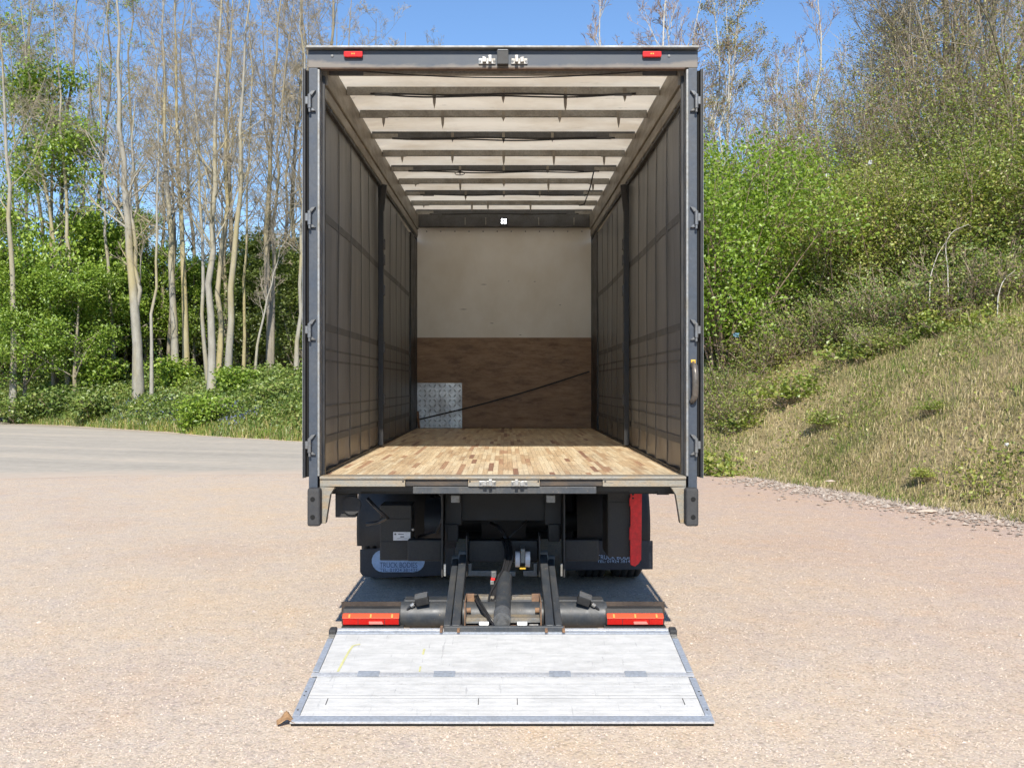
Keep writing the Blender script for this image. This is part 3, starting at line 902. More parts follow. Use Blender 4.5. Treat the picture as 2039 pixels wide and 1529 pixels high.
# --- chassis, axle, wheels
for s in (-1, 1): ch = MB().box(*sorted((s * 0.39, s * 0.47)), 1.16, 9.6, 0.72, 1.02).build('chassis_rail', 'chassis', truck)
for y in (1.05, 1.7, 2.3, 3.6, 4.6, 5.8, 7.0): MB().box(-0.3895, 0.3895, y - 0.05, y + 0.05, 0.75, 0.98).build('chassis_crossmember', 'chassis', ch)
for k in range(13):
    y = 0.35 + k * 0.55
    MB().box(-1.24, 1.24, y - 0.03, y + 0.03, 1.021, 1.0595).build('floor_bearer', 'chassis', floor)
AX = 2.78
MB().cyl((-0.7, AX, 0.5), (0.7, AX, 0.5), 0.09, n=20).cyl((-0.2, AX, 0.5), (0.2, AX, 0.5), 0.24, n=24).build('rear_axle', 'chassis', truck)
MB().box(-1.0, 1.0, AX + 0.75, AX + 0.95, 0.22, 1.0).build('tank_bank_blocker', 'chassis', truck, 0.02)  # added box that blocks light, keeping the ground under the lorry dark
MB().box(-0.36, 0.36, AX + 0.3, AX + 0.6, 0.30, 1.0).build('wheel_carrier_blocker', 'chassis', truck, 0.02)  # added block beyond the axle, there to darken the underside
for s in (-1, 1):
    for z in (0.45, 0.72):
        MB().box(*sorted((s * 1.19, s * 1.225)), 3.5, 7.2, z, z + 0.14).build('side_guard_rail', 'hinge', truck, 0.006)  # side guards, also set here to cut light under the lorry
    MB().box(*sorted((s * 0.55, s * 1.15)), 4.3, 6.2, 0.32, 0.98).build('fuel_tank_blocker', 'chassis', truck, 0.06, 3)  # unseen tanks added to keep light out below the floor
def lathe_x(profile, cx, cy, cz, n=48):
    """profile: (x, r) list, turned round the x axis"""
    vs = []; fs = []
    m = len(profile)
    for i in range(n):
        a = 2 * pi * i / n
        for x, r in profile: vs.append((cx + x, cy + r * cos(a), cz + r * sin(a)))
    for i in range(n):
        for j in range(m - 1):
            fs.append((i * m + j, ((i + 1) % n) * m + j, ((i + 1) % n) * m + j + 1, i * m + j + 1))
    return MB().add(vs, fs, True)
for s in (-1, 1):
    for cx in (0.80, 1.12):
        w = 0.135
        prof = [(-w, 0.30), (-w - 0.012, 0.38), (-w + 0.004, 0.46), (-w + 0.03, 0.497)]
        for gx in (-0.06, 0.0, 0.06):
            prof += [(gx - 0.009, 0.503), (gx - 0.006, 0.487), (gx + 0.006, 0.487), (gx + 0.009, 0.503)]
        prof += [(w - 0.03, 0.497), (w - 0.004, 0.46), (w + 0.012, 0.38), (w, 0.30)]
        wheel = lathe_x(prof, s * cx, AX, 0.5).build('wheel', 'rubber', truck)
        lathe_x([(-0.10, 0.302), (-0.06, 0.26), (s * 0.03, 0.22), (s * 0.04, 0.001)], s * cx, AX, 0.5, 32).build('rim', 'hinge', wheel)
    # mudguard over the pair
    vs = []; fs = []
    A = np.linspace(radians(25), radians(195), 22)
    for r in (0.56, 0.572):
        for x in (0.64, 1.275):
            for a in A: vs.append((s * x, AX + r * cos(a), 0.5 + r * sin(a) * (0.93)))
    n = len(A)
    for i in range(n - 1):
        fs += [(i, i + 1, n + i + 1, n + i), (2 * n + i, 3 * n + i, 3 * n + i + 1, 2 * n + i + 1), (i, 2 * n + i, 2 * n + i + 1, i + 1), (n + i, n + i + 1, 3 * n + i + 1, 3 * n + i)]
    MB().add(vs, fs, True).build('mudguard', 'black', truck)

# mud flaps with the printed badge
def fit_text(name, body, x0, x1, z0, z1, y, mat, parent):
    o = text_mesh(name, body, 1.0, mat, parent, (0, 0, 0))
    co = np.array([v.co[:] for v in o.data.vertices])
    mn, mx = co.min(0), co.max(0)
    for v in o.data.vertices:
        c = v.co
        v.co = (x0 + (c.x - mn[0]) / (mx[0] - mn[0]) * (x1 - x0), y - 0.0008 * (c.z > 0), z0 + (c.y - mn[1]) / (mx[1] - mn[1]) * (z1 - z0))
    o.rotation_euler = (0, 0, 0)
    return o
def stadium(x0, x1, z0, z1, n=10):
    r = (z1 - z0) / 2; c = (z0 + z1) / 2
    return [(x0 + r - r * sin(a), c + r * cos(a)) for a in np.linspace(0, pi, n)] + [(x1 - r + r * sin(a), c - r * cos(a)) for a in np.linspace(0, pi, n)]
fl = MB().prism_xz([(-1.237, 0.345), (-0.42, 0.40), (-0.42, 0.125), (-1.10, 0.100), (-1.21, 0.115), (-1.237, 0.15)], 2.14, 2.155).build('mud_flap', 'darkblue', truck, 0.003)
MB().prism_xz(stadium(-1.135, -0.678, 0.152, 0.342), 2.1365, 2.1395).build('badge', 'logo_blue', fl)
fit_text('badge_lettering', 'TRUCK BODIES', -1.065, -0.742, 0.191, 0.236, 2.1360, 'logo_ink', fl)
fit_text('badge_lettering', 'TEL: 01924 381432', -1.065, -0.742, 0.156, 0.184, 2.1360, 'logo_ink', fl)
fr_ = MB().prism_xz([(0.50, 0.42), (1.286, 0.42), (1.286, 0.175), (0.50, 0.165)], 2.14, 2.155).build('mud_flap', 'darkblue', truck, 0.003)
MB().prism_xz(stadium(0.76, 1.20, 0.23, 0.405), 2.1365, 2.1395).build('badge', 'darkblue', fr_)
fit_text('badge_lettering', 'TRUCK BODIES', 0.806, 1.13, 0.262, 0.300, 2.1360, 'logo_blue', fr_)
fit_text('badge_lettering', 'TEL: 01924 381432', 0.806, 1.13, 0.233, 0.256, 2.1360, 'logo_blue', fr_)

# control cabinet left, with label
cab = MB().box(-0.945, -0.70, 1.16, 1.42, 0.42, 0.845).build('control_cabinet', 'black', truck, 0.012, 3)
MB().box(-0.948, -0.697, 1.157, 1.423, 0.735, 0.742).build('cabinet_lid_seam', 'chassis', cab, 0.002)
MB().box(-0.948, -0.697, 1.157, 1.423, 0.562, 0.566).build('cabinet_lid_seam', 'chassis', cab, 0.001)
lb = MB().box(-0.841, -0.71, 1.1545, 1.1568, 0.576, 0.640).build('cabinet_label', 'white_sticker', cab)
for (x0, x1, z0, z1) in ((-0.832, -0.818, 0.618, 0.630), (-0.803, -0.76, 0.621, 0.627), (-0.787, -0.757, 0.600, 0.608), (-0.81, -0.735, 0.590, 0.592)):
    MB().box(x0, x1, 1.1535, 1.1544, z0, z1).build('label_print', 'ink', lb)
MB().cyl((-0.69, 1.15, 0.66), (-0.69, 1.13, 0.66), 0.009, n=10).build('cabinet_lock', 'zinc', cab)
MB().cyl((-0.62, 1.55, 0.66), (-0.38, 1.55, 0.66), 0.20, n=28).build('air_tank', 'darkblue', truck)
cp = MB().tube([(-0.94, 0.42, 0.98), (-0.86, 0.40, 0.90), (-0.80, 0.44, 0.84), (-0.88, 0.50, 0.80), (-0.96, 0.5, 0.79)], 0.013, 8)
cp.build('cable_conduit', 'hose', truck)
MB().tube([(-0.55, 1.3, 1.0), (-0.47, 1.25, 0.9), (-0.46, 1.22, 0.74), (-0.52, 1.25, 0.62), (-0.66, 1.3, 0.58)], 0.014, 8).build('cable_conduit', 'hose', truck)
# hanging lamp box on the left, under the floor
lm = MB().box(-1.135, -0.995, 0.26, 0.36, 0.868, 1.03).build('junction_box', 'black', truck, 0.008)
MB().cyl((-1.02, 0.255, 0.952), (-1.02, 0.235, 0.952), 0.062, n=20).build('round_lamp', 'rubber', lm)
MB().bar((-1.20, 0.2, 1.045), (-0.95, 0.2, 1.045), 0.012, 0.014).build('lamp_bracket', 'black', lm)
MB().box(-1.11, -1.03, 0.22, 0.34, 1.034, 1.052).build('bracket_block', 'black', lm, 0.003)
MB().bar((0.85, 0.2, 1.05), (1.17, 0.2, 1.05), 0.012, 0.016).build('lamp_bracket', 'black', truck)
MB().box(1.03, 1.11, 0.18, 0.26, 1.03, 1.06).build('bracket_block', 'black', truck, 0.003)
# right hand black cabinet and red guard
cab2 = MB().box(0.80, 0.985, 1.20, 1.60, 0.44, 1.02).build('battery_cabinet', 'black', truck, 0.012, 3)
MB().box(0.797, 0.988, 1.197, 1.603, 0.86, 0.866).build('cabinet_seam', 'chassis', cab2)
z0, z1 = 0.37, 1.02
red = [(0.972, z1), (0.972, 0.90), (0.966, 0.895), (0.966, 0.84), (0.974, 0.83), (0.974, 0.68), (0.966, 0.67), (0.966, 0.58), (0.972, 0.57), (0.972, 0.41), (0.978, 0.385), (1.01, z0 + 0.005), (1.035, 0.395), (1.056, 0.425), (1.062, z1)]
gd = MB().prism_xz(red, 1.165, 1.19).build('red_marker_guard', 'red', truck, 0.003)
for k in range(4):
    z = 0.975 - k * 0.028
    MB().box(0.985, 1.0, 1.1625, 1.1645, z, z + 0.012).build('guard_slot', 'chassis', gd)

# --- tail lift mechanism
lift = MB().cyl((-0.69, 0.30, 0.205), (0.70, 0.30, 0.205), 0.088, n=28).build('lift_torsion_tube', 'lift', truck)
MB().box(-0.68, 0.69, 0.33, 0.46, 0.21, 0.296).build('tube_back_plate', 'lift', lift, 0.01)
for s in (-1, 1):
    # hanger plates and channels
    hp = MB().box(*sorted((s * 0.31, s * 0.435)), 0.95, 1.15, 0.72, 1.02).box(*sorted((s * 0.335, s * 0.42)), 0.93, 1.05, 0.60, 0.73).build('lift_hanger', 'chassis', truck, 0.008)
    MB().box(*sorted((s * 0.44, s * 0.452)), 0.80, 1.10, 0.36, 1.02).build('hanger_plate', 'black', hp, 0.003)
    MB().box(*sorted((s * 0.262, s * 0.272)), 0.82, 1.05, 0.36, 0.66).build('hanger_plate', 'black', hp, 0.003)
    MB().box(*sorted((s * 0.415, s * 0.43)), 0.74, 0.775, 0.38, 0.47).build('galvanised_stop', 'galv', hp, 0.003)
    MB().box(*sorted((s * 0.46, s * 0.72)), 1.02, 1.12, 0.44, 0.60).build('support_block', 'black', hp, 0.012)
    MB().box(*sorted((s * 0.30, s * 0.36)), 0.42, 0.46, 0.95, 1.0).build('bracket_tab', 'galv', hp, 0.003)
    # two arms each side
    for (xa, w, zt, yt, nm) in ((0.296, 0.056, 0.49, 0.92, 'lift_arm'), (0.352, 0.046, 0.455, 0.92, 'lift_arm')):
        arm = MB().bar((s * (xa + 0.006), -0.085, 0.185), (s * xa, yt, zt), w, 0.082).build(nm, 'lift', truck, 0.012, 3)
        MB().cyl((s * (xa - w / 2 - 0.004), yt - 0.01, zt), (s * (xa + w / 2 + 0.004), yt - 0.01, zt), 0.05, n=20).build('arm_knuckle', 'galv', arm)
        MB().cyl((s * (xa - w / 2 - 0.004), -0.08, 0.178), (s * (xa + w / 2 + 0.004), -0.08, 0.178), 0.045, n=20).build('arm_knuckle', 'lift', arm)
    # L brackets beside the ram
    br = MB().box(*sorted((s * 0.245, s * 0.252)), 0.02, 0.32, 0.115, 0.345).box(*sorted((s * 0.195, s * 0.2445)), 0.30, 0.309, 0.27, 0.345).build('rusty_angle_bracket', 'rust', truck, 0.002)
    MB().cyl((s * 0.244, 0.2, 0.255), (s * 0.215, 0.2, 0.255), 0.018, n=12).build('bracket_bolt', 'rust', br)
    # lamps
    x0, x1 = (s * 0.69, s * 1.075)
    xa, xb = sorted((x0, x1))
    lamp = MB().prism_yz([(0.19, 0.152), (0.175, 0.165), (0.168, 0.205), (0.20, 0.232), (0.225, 0.262), (0.30, 0.262), (0.30, 0.152)], xa, xb).build('rear_lamp', 'black', truck, 0.004)
    MB().prism_yz([(0.188, 0.156), (0.172, 0.166), (0.165, 0.204), (0.180, 0.205), (0.19, 0.16)], xa + 0.006, xb - 0.006).build('red_lens', 'lens_red', lamp, 0.003)
    MB().prism_yz([(0.163, 0.206), (0.160, 0.211), (0.186, 0.236), (0.205, 0.235), (0.18, 0.2055)], xa + 0.004, xb - 0.004).build('upper_lens_glint', 'lens_glint', lamp, 0.003)
    xm = (xa + xb) / 2
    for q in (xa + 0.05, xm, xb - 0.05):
        MB().prism_yz([(0.1595, 0.2125), (0.1575, 0.2145), (0.1795, 0.2345), (0.183, 0.2335)], q - 0.006, q + 0.006).build('lens_glint_spot', 'glint_amber', lamp, 0.001)  # small pale pieces painted as highlight spots on the upper lens
    for q in (xa + (xb - xa) * 0.28, xa + (xb - xa) * 0.74):
        MB().prism_yz([(0.1865, 0.155), (0.170, 0.1655), (0.1635, 0.204), (0.166, 0.205), (0.19, 0.157)], q - 0.0015, q + 0.0015).build('lens_divider', 'black', lamp)
    MB().prism_xz([(xm - 0.01, 0.170), (xm + 0.085, 0.170), (xm + 0.075, 0.188), (xm - 0.012, 0.188)], 0.1605, 0.1675).build('clear_lens', 'lens_clear', lamp, 0.001)
    xp, xq = sorted((s * 0.655, s * 1.10))
    MB().prism_yz([(0.315, 0.14), (0.305, 0.288), (0.309, 0.29), (0.32, 0.14)], xp, xq).build('lamp_back_plate', worn('brown_plate%d' % s, (0.05, 0.036, 0.028), (0.085, 0.06, 0.045), 8), lamp)
    MB().box(xp + 0.02, xq - 0.01, 0.18, 0.315, 0.135, 0.1505).build('lamp_tray', 'black', lamp, 0.003)
    for k in range(3):
        xx = s * (0.82 + 0.11 * k)
        MB().box(xx - 0.012, xx + 0.012, 0.17, 0.20, 0.122, 0.1345).build('tray_foot', 'black', lamp)
    MB().cyl((s * 0.685, 0.24, 0.205), (s * 0.655, 0.25, 0.205), 0.022, n=12).build('cable_gland', 'rubber', lamp)
    # foot lights on short stalks
    c = Vector((s * 0.545, 0.22, 0.325))
    R = Matrix.Translation(c) @ Matrix.Rotation(radians(-13 if s < 0 else 20), 4, 'Y') @ Matrix.Rotation(radians(18), 4, 'X')
    fl_ = MB().box(-0.044, 0.044, -0.035, 0.035, -0.03, 0.028, R).build('flashing_lamp', 'black', truck, 0.006)
    MB().box(-0.043, 0.043, -0.034, 0.033, 0.0285, 0.0315, R).build('lamp_top', 'hinge', fl_, 0.001)
    MB().tube([R @ Vector((-s * -0.044, 0, -0.01)), (s * 0.61, 0.22, 0.285), (s * 0.64, 0.23, 0.255), (s * 0.665, 0.24, 0.22)], 0.009, 8).build('lamp_stalk', 'hose', fl_)
    MB().cyl((s * 0.598, 0.22, 0.292), (s * 0.618, 0.22, 0.278), 0.014, n=12).build('lamp_nut', 'zinc', fl_)
# hinge beam along the back of the platform
hb = MB().prism_xz([(-0.375, 0.225), (0.39, 0.225), (0.39, 0.178), (0.16, 0.178), (0.09, 0.160), (-0.10, 0.160), (-0.17, 0.178), (-0.375, 0.178)], -0.125, -0.095).build('hinge_beam', 'lift', truck, 0.006)
# base plate between the arms
bp = MB().box(-0.243, 0.243, 0.10, 0.46, 0.195, 0.225).prism_xz([(-0.242, 0.224), (-0.242, 0.318), (-0.06, 0.318), (-0.06, 0.224)], 0.34, 0.42).box(0.06, 0.242, 0.34, 0.42, 0.224, 0.315).build('lift_base_plate', worn('muddy_plate', (0.13, 0.135, 0.14), (0.26, 0.21, 0.14), 7, (0.35, 0.6), (0.5, 0.8)), truck, 0.005)
MB().bar((-0.242, 0.097, 0.198), (0.242, 0.097, 0.205), 0.005, 0.012).build('plate_edge', 'galv', bp)
MB().bar((-0.248, 0.095, 0.20), (-0.248, 0.095, 0.33), 0.005, 0.010, (1, 0, 0)).build('plate_edge', 'galv', bp)
MB().bar((0.248, 0.095, 0.20), (0.248, 0.095, 0.33), 0.005, 0.010, (1, 0, 0)).build('plate_edge', 'galv', bp)
MB().box(-0.243, 0.243, 0.12, 0.20, 0.14, 0.193).build('plate_skirt', 'chassis', bp)
# ram
ram = MB().cyl((-0.005, -0.02, 0.250), (0.010, 0.58, 0.40), 0.052, n=28).build('hydraulic_ram', 'lift', truck)
MB().cyl((-0.006, -0.06, 0.245), (-0.005, 0.05, 0.270), 0.056, n=28).build('ram_collar', 'hinge', ram)
MB().cyl((-0.006, -0.094, 0.232), (-0.006, -0.0605, 0.240), 0.034, n=24).build('ram_rod_end', 'hinge', ram)
# reflectors
for x0, x1 in ((-0.155, -0.092), (0.092, 0.158)):
    MB().prism_xz([(x0 + 0.014, 0.163 + .022), (x1 - 0.014, 0.163 + .022), (x1, 0.21), (x1, 0.228), (x0, 0.228), (x0, 0.21)], -0.02, 0.0).build('white_reflector', 'reflector', hb, 0.003)
MB().box(0.17, 0.23, -0.02, 0.0, 0.19, 0.212).build('zinc_block', 'zinc', hb, 0.003)
MB().box(0.05, 0.088, -0.02, 0.0, 0.198, 0.205).build('zinc_block', 'rust', hb, 0.001)
MB().box(-0.086, -0.055, -0.02, 0.0, 0.196, 0.202).build('zinc_block', 'zinc', hb, 0.001)
MB().box(-0.235, -0.16, 0.0, 0.02, 0.185, 0.198).build('rust_strip', 'rust', hb, 0.001)
# cross member behind with galvanised angle and rollers
cm = MB().box(-0.26, 0.26, 0.98, 1.10, 0.44, 0.60).build('lift_crossmember', 'black', truck, 0.01)
for pl in ([(-0.26, 0.345), (-0.045, 0.345), (-0.045, 0.385), (-0.235, 0.385), (-0.235, 0.44), (-0.26, 0.44)], [(0.02, 0.345), (0.09, 0.345), (0.09, 0.38), (0.02, 0.38)], [(0.15, 0.345), (0.25, 0.345), (0.25, 0.44), (0.225, 0.44), (0.225, 0.385), (0.15, 0.385)]):
    MB().prism_xz(pl, 0.93, 0.97).build('galvanised_angle', 'galv', cm, 0.003)
rb = MB().box(0.128, 0.158, 0.78, 0.95, 0.47, 0.57).build('roller_bracket', 'bow', cm, 0.004)
for x0, x1 in ((0.089, 0.122), (0.162, 0.196)):
    MB().cyl((x0, 0.84, 0.487), (x1, 0.84, 0.487), 0.057, n=28).build('nylon_roller', 'nylon', rb)
MB().cyl((0.082, 0.84, 0.487), (0.203, 0.84, 0.487), 0.012, n=12).build('roller_pin', 'rust', rb)
MB().box(0.12, 0.165, 0.78, 0.84, 0.424, 0.436).build('roller_stop', 'yellow', rb, 0.002)
# hoses
rng = np.random.RandomState(8)
for k in range(9):
    ox = rng.uniform(-0.04, 0.035); oy = rng.uniform(-0.05, 0.03)
    p = [(0.01 + ox, 0.98 + oy, 0.62), (0.045 + ox, 0.84 + oy, 0.565), (0.03 + ox, 0.66 + oy, 0.47), (-0.01 + ox, 0.50 + oy, 0.41), (-0.07 + ox * 1.4, 0.40 + oy, 0.33), (-0.075 + ox, 0.3 + oy, 0.25)]
    pp = []
    for i in range(len(p) - 1):
        for u in (0, 0.34, 0.67): pp.append(Vector(p[i]).lerp(Vector(p[i + 1]), u))
    pp.append(Vector(p[-1]))
    for _ in range(3):
        pp = [pp[0]] + [(pp[i - 1] + pp[i] * 2 + pp[i + 1]) / 4 for i in range(1, len(pp) - 1)] + [pp[-1]]
    MB().tube(pp, 0.0078, 8).build('hydraulic_hose', 'hose', truck)
MB().tube([(-0.19, 0.3, 0.33), (-0.17, 0.22, 0.30), (-0.12, 0.12, 0.25), (-0.075, 0.05, 0.21), (-0.05, -0.02, 0.195)], 0.009, 8).build('hydraulic_hose', 'hose', truck)
MB().tube([(-0.175, 0.3, 0.335), (-0.15, 0.22, 0.30), (-0.10, 0.12, 0.245), (-0.06, 0.05, 0.205)], 0.008, 8).build('hydraulic_hose', 'hose', truck)
MB().tube([(-0.10, 1.2, 0.70), (-0.04, 1.1, 0.69), (0.01, 1.0, 0.65), (0.02, 0.95, 0.60)], 0.014, 8).build('hydraulic_hose', 'hose', truck)
MB().tube([(0.04, 1.0, 0.62), (0.14, 1.1, 0.70), (0.24, 1.2, 0.78)], 0.006, 6).build('thin_cable', 'hose', truck)
cn = MB().box(-0.085, -0.05, 0.66, 0.70, 0.385, 0.43).build('hose_connector', 'hinge', truck, 0.004)
MB().box(-0.088, -0.058, 0.655, 0.70, 0.366, 0.384).build('red_connector_clip', 'red', cn, 0.003)
MB().box(-0.092, -0.066, 0.655, 0.70, 0.335, 0.365).build('connector_plug', 'galv', cn, 0.004)
MB().tube([(-0.08, 0.67, 0.335), (-0.085, 0.64, 0.28), (-0.06, 0.58, 0.24)], 0.008, 8).build('hydraulic_hose', 'hose', truck)

# --- platform lowered on to the gravel
H0 = Vector((0, -0.10, 0.187)); H1 = Vector((0, -1.345, 0.024))
pv = (H1 - H0); PL = pv.length; pd = pv.normalized(); pn = Vector((1, 0, 0)).cross(pd); pn = -pn if pn.z < 0 else pn
def PP(u, v, w=0.0):
    p = H0 + pd * (v * PL) + pn * w
    return Vector((u, p.y, p.z))
plat = MB()
def slab(u0, u1, v0, v1, w0, w1, mb=None):
    mb = mb or MB()
    return mb.hexa([PP(u0, v1, w0), PP(u1, v1, w0), PP(u1, v0, w0), PP(u0, v0, w0)], [PP(u0, v1, w1), PP(u1, v1, w1), PP(u1, v0, w1), PP(u0, v0, w1)])
# wedge under-body: thick at the hinge, thin at the tip
plat.hexa([PP(-1.09, 0.985, -0.007), PP(1.09, 0.985, -0.007), PP(1.09, 0.0, -0.055), PP(-1.09, 0.0, -0.055)], [PP(-1.09, 0.985, -0.0045), PP(1.09, 0.985, -0.0045), PP(1.09, 0.0, -0.0045), PP(-1.09, 0.0, -0.0045)])
plat = plat.build('lift_platform', 'bow_dark', truck)
def ribbed(v0, v1, name, pitch=0.016, depth=0.0034, x=1.062):
    n = max(2, int((v1 - v0) * PL / pitch))
    prof = []
    for k in range(n):
        a = v0 + 0.0022 + (v1 - v0 - 0.0044) * k / n; st = (v1 - v0 - 0.0044) / n
        prof += [(a, -depth), (a + st * 0.30, 0.0), (a + st * 0.62, 0.0), (a + st * 0.92, -depth)]
    prof.append((v1 - 0.0022, -depth))
    m = len(prof)
    vs = [PP(-x, v, w) for v, w in prof] + [PP(x, v, w) for v, w in prof] + [PP(-x, v0 + .0022, -0.0044), PP(-x, v1 - .0022, -0.0044), PP(x, v0 + .0022, -0.0044), PP(x, v1 - .0022, -0.0044)]
    fs = [(i, i + 1, m + i + 1, m + i) for i in range(m - 1)]
    fs += [(0, m, 2 * m + 2, 2 * m), (m - 1, 2 * m + 1, 2 * m + 3, 2 * m - 1)]
    return MB().add(vs, fs).build(name, 'alu', plat)
for v0, v1 in ((0.035, 0.28), (0.28, 0.39), (0.39, 0.512), (0.552, 0.635), (0.635, 0.745), (0.745, 0.775), (0.775, 0.945)):
    ribbed(v0, v1, 'platform_plank')
slab(-1.10, 1.10, 0.5135, 0.5505, -0.004, 0.003).build('fold_hinge_bar', 'alu_bright', plat, 0.002)
slab(-1.10, 1.10, 0.947, 1.0, -0.0085, 0.0005).build('tip_edge', 'alu_trim', plat, 0.002)
slab(-1.10, 1.10, 0.992, 1.006, -0.009, -0.0005).build('tip_bead', 'alu_bright', plat, 0.001)
slab(-1.095, 1.095, 0.975, 1.003, -0.026, -0.0095).build('tip_shadow_strip', 'hole', plat)  # black strip stands in for the shadow under the platform's near edge
slab(-1.085, 1.085, -0.022, 0.000, -0.05, 0.012).build('rear_rail', 'alu_bright', plat, 0.004)
slab(-1.085, 1.085, 0.0005, 0.0345, -0.0044, 0.006).build('rear_rail_step', 'alu_trim', plat, 0.002)
for s in (-1, 1):
    for v0, v1 in ((0.10, 0.50), (0.57, 0.945)):
        slab(*sorted((s * 1.064, s * 1.101)), v0, v1, -0.004, 0.0035).build('side_trim', 'alu_trim', plat, 0.002)
    slab(*sorted((s * 1.060, s * 1.108)), -0.012, 0.045, -0.04, 0.028).build('corner_cap', 'rubber', plat, 0.012, 3)
    slab(*sorted((s * 1.064, s * 1.10)), 0.05, 0.09, -0.004, 0.006).build('corner_step', 'bow', plat, 0.003)
    for v in (0.72, 0.76, 0.9):
        p = PP(s * 1.085, v, 0.0034); q = PP(s * 1.085, v, 0.0052)
        MB().cyl(p, q, 0.0055, n=8).build('trim_rivet', 'chassis', plat)
for x in (-0.772, -0.335, 0.33, 0.766):
    slab(x - 0.062, x + 0.062, 0.502, 0.56, 0.0032, 0.0065).build('hinge_cover', 'alu_trim', plat, 0.002)
for x in (-0.392, -0.283, 0.276, 0.386):
    slab(x - 0.009, x + 0.009, -0.02, 0.05, 0.0125, 0.030).build('rusty_lug', 'rust', plat, 0.004)
for x in (-0.95, -0.13, 0.08, 0.98):
    slab(x - 0.002, x + 0.002, 0.782, 0.845, 0.0003, 0.0009).build('drain_slot', 'chassis', plat)
def mark(p, w):
    mb = MB()
    for (u0, v0), (u1, v1) in zip(p[:-1], p[1:]):
        d = Vector((u1 - u0, (v1 - v0) * PL, 0)).normalized(); nx, ny = -d.y * w / 2, d.x * w / 2 / PL
        mb.add([PP(u0 + nx, v0 + ny, 0.0009), PP(u0 - nx, v0 - ny, 0.0009), PP(u1 - nx, v1 - ny, 0.0009), PP(u1 + nx, v1 + ny, 0.0009)], [(0, 1, 2, 3)])
    return mb
mark([(-0.885, 0.17), (-0.925, 0.19), (-0.935, 0.25), (-0.945, 0.36), (-0.955, 0.50)], 0.014).build('yellow_mark', 'yellow_mark', plat)
mark([(-0.48, 0.23), (-0.482, 0.30)], 0.012).build('yellow_mark', 'yellow_mark', plat)
mark([(-0.482, 0.44), (-0.482, 0.50)], 0.010).build('yellow_mark', 'yellow_mark', plat)

# ------------------------------------------------------------------ vegetation helpers
def np_tubes(P, R, sides):
    N, K, _ = P.shape
    T = np.gradient(P, axis=1)
    T /= np.linalg.norm(T, axis=2, keepdims=True) + 1e-9
    ref = np.array([0.31, 0.77, 0.13])
    S = np.cross(T, ref); S /= np.linalg.norm(S, axis=2, keepdims=True) + 1e-9
    U = np.cross(S, T)
    a = np.arange(sides) * 2 * pi / sides
    V = P[:, :, None, :] + R[:, :, None, None] * (S[:, :, None, :] * np.cos(a)[None, None, :, None] + U[:, :, None, :] * np.sin(a)[None, None, :, None])
    base = (np.arange(N) * K * sides)[:, None, None]
    k = np.arange(K - 1)[None, :, None] * sides
    j = np.arange(sides)[None, None, :]; j2 = (j + 1) % sides
    F = np.stack([base + k + j, base + k + j2, base + k + sides + j2, base + k + sides + j], axis=-1).reshape(-1, 4)
    return V.reshape(-1, 3), F

def merge(parts):
    Vs = []; Fs = []; o = 0
    for V, F in parts:
        Vs.append(V); Fs.append(F + o); o += len(V)
    return np.concatenate(Vs), np.concatenate(Fs)

def sprout(P, R, per, t0, t1, length, angle, K, wob, up, rng, ratio=0.55, rmin=0.004, tip=0.25, taper=0.55):
    """children growing from polylines; length relative to the parent's"""
    N, KP, _ = P.shape
    t = rng.uniform(t0, t1, (N, per))
    f = t * (KP - 1); i = np.clip(f.astype(int), 0, KP - 2); w = (f - i)
    n = np.arange(N)[:, None]
    pos = P[n, i] * (1 - w[..., None]) + P[n, i + 1] * w[..., None]
    tg = P[n, i + 1] - P[n, i]; tg /= np.linalg.norm(tg, axis=2, keepdims=True) + 1e-9
    rad = (R[n, i] * (1 - w) + R[n, i + 1] * w) * ratio
    L = np.linalg.norm(np.diff(P, axis=1), axis=2).sum(1)[:, None]
    ln = length * L * (1 - taper * (t - t0) / max(t1 - t0, 1e-6)) * rng.uniform(0.6, 1.25, t.shape)
    rnd = rng.normal(0, 1, pos.shape)
    pr = rnd - (rnd * tg).sum(2, keepdims=True) * tg
    pr /= np.linalg.norm(pr, axis=2, keepdims=True) + 1e-9
    a = np.radians(angle) * rng.uniform(0.6, 1.3, t.shape)[..., None]
    d = np.cos(a) * tg + np.sin(a) * pr
    M_ = N * per
    pos = pos.reshape(M_, 3); d = d.reshape(M_, 3); ln = ln.reshape(M_); rad = np.maximum(rad.reshape(M_), rmin)
    out = np.empty((M_, K, 3)); out[:, 0] = pos
    st = (ln / (K - 1))[:, None]
    for k in range(1, K):
        d = d + rng.normal(0, wob, d.shape) + np.array([0, 0, up])
        d /= np.linalg.norm(d, axis=1, keepdims=True)
        out[:, k] = out[:, k - 1] + d * st
    rr_ = rad[:, None] * np.linspace(1, tip, K)[None, :]
    return out, rr_

def leaf_quads(C, size, rng, up=0.35, aspect=0.62, outward=None, face=None):
    """diamond shaped leaves folded a little along the midrib, at centres C"""
    n = len(C)
    nrm = rng.normal(0, 1, (n, 3)); nrm[:, 2] += up * 2
    if outward is not None: nrm += outward
    nrm /= np.linalg.norm(nrm, axis=1, keepdims=True)
    ax = rng.normal(0, 1, (n, 3)); ax -= (ax * nrm).sum(1, keepdims=True) * nrm
    ax /= np.linalg.norm(ax, axis=1, keepdims=True)
    sd = np.cross(nrm, ax)
    s = (size * rng.uniform(0.6, 1.3, n))[:, None]
    V = np.stack([C - ax * s * 0.5, C + sd * s * aspect * 0.5 + nrm * s * 0.08, C + ax * s * 0.5, C - sd * s * aspect * 0.5 + nrm * s * 0.08], axis=1)
    F = np.arange(n * 4).reshape(n, 4)
    return V.reshape(-1, 3), F

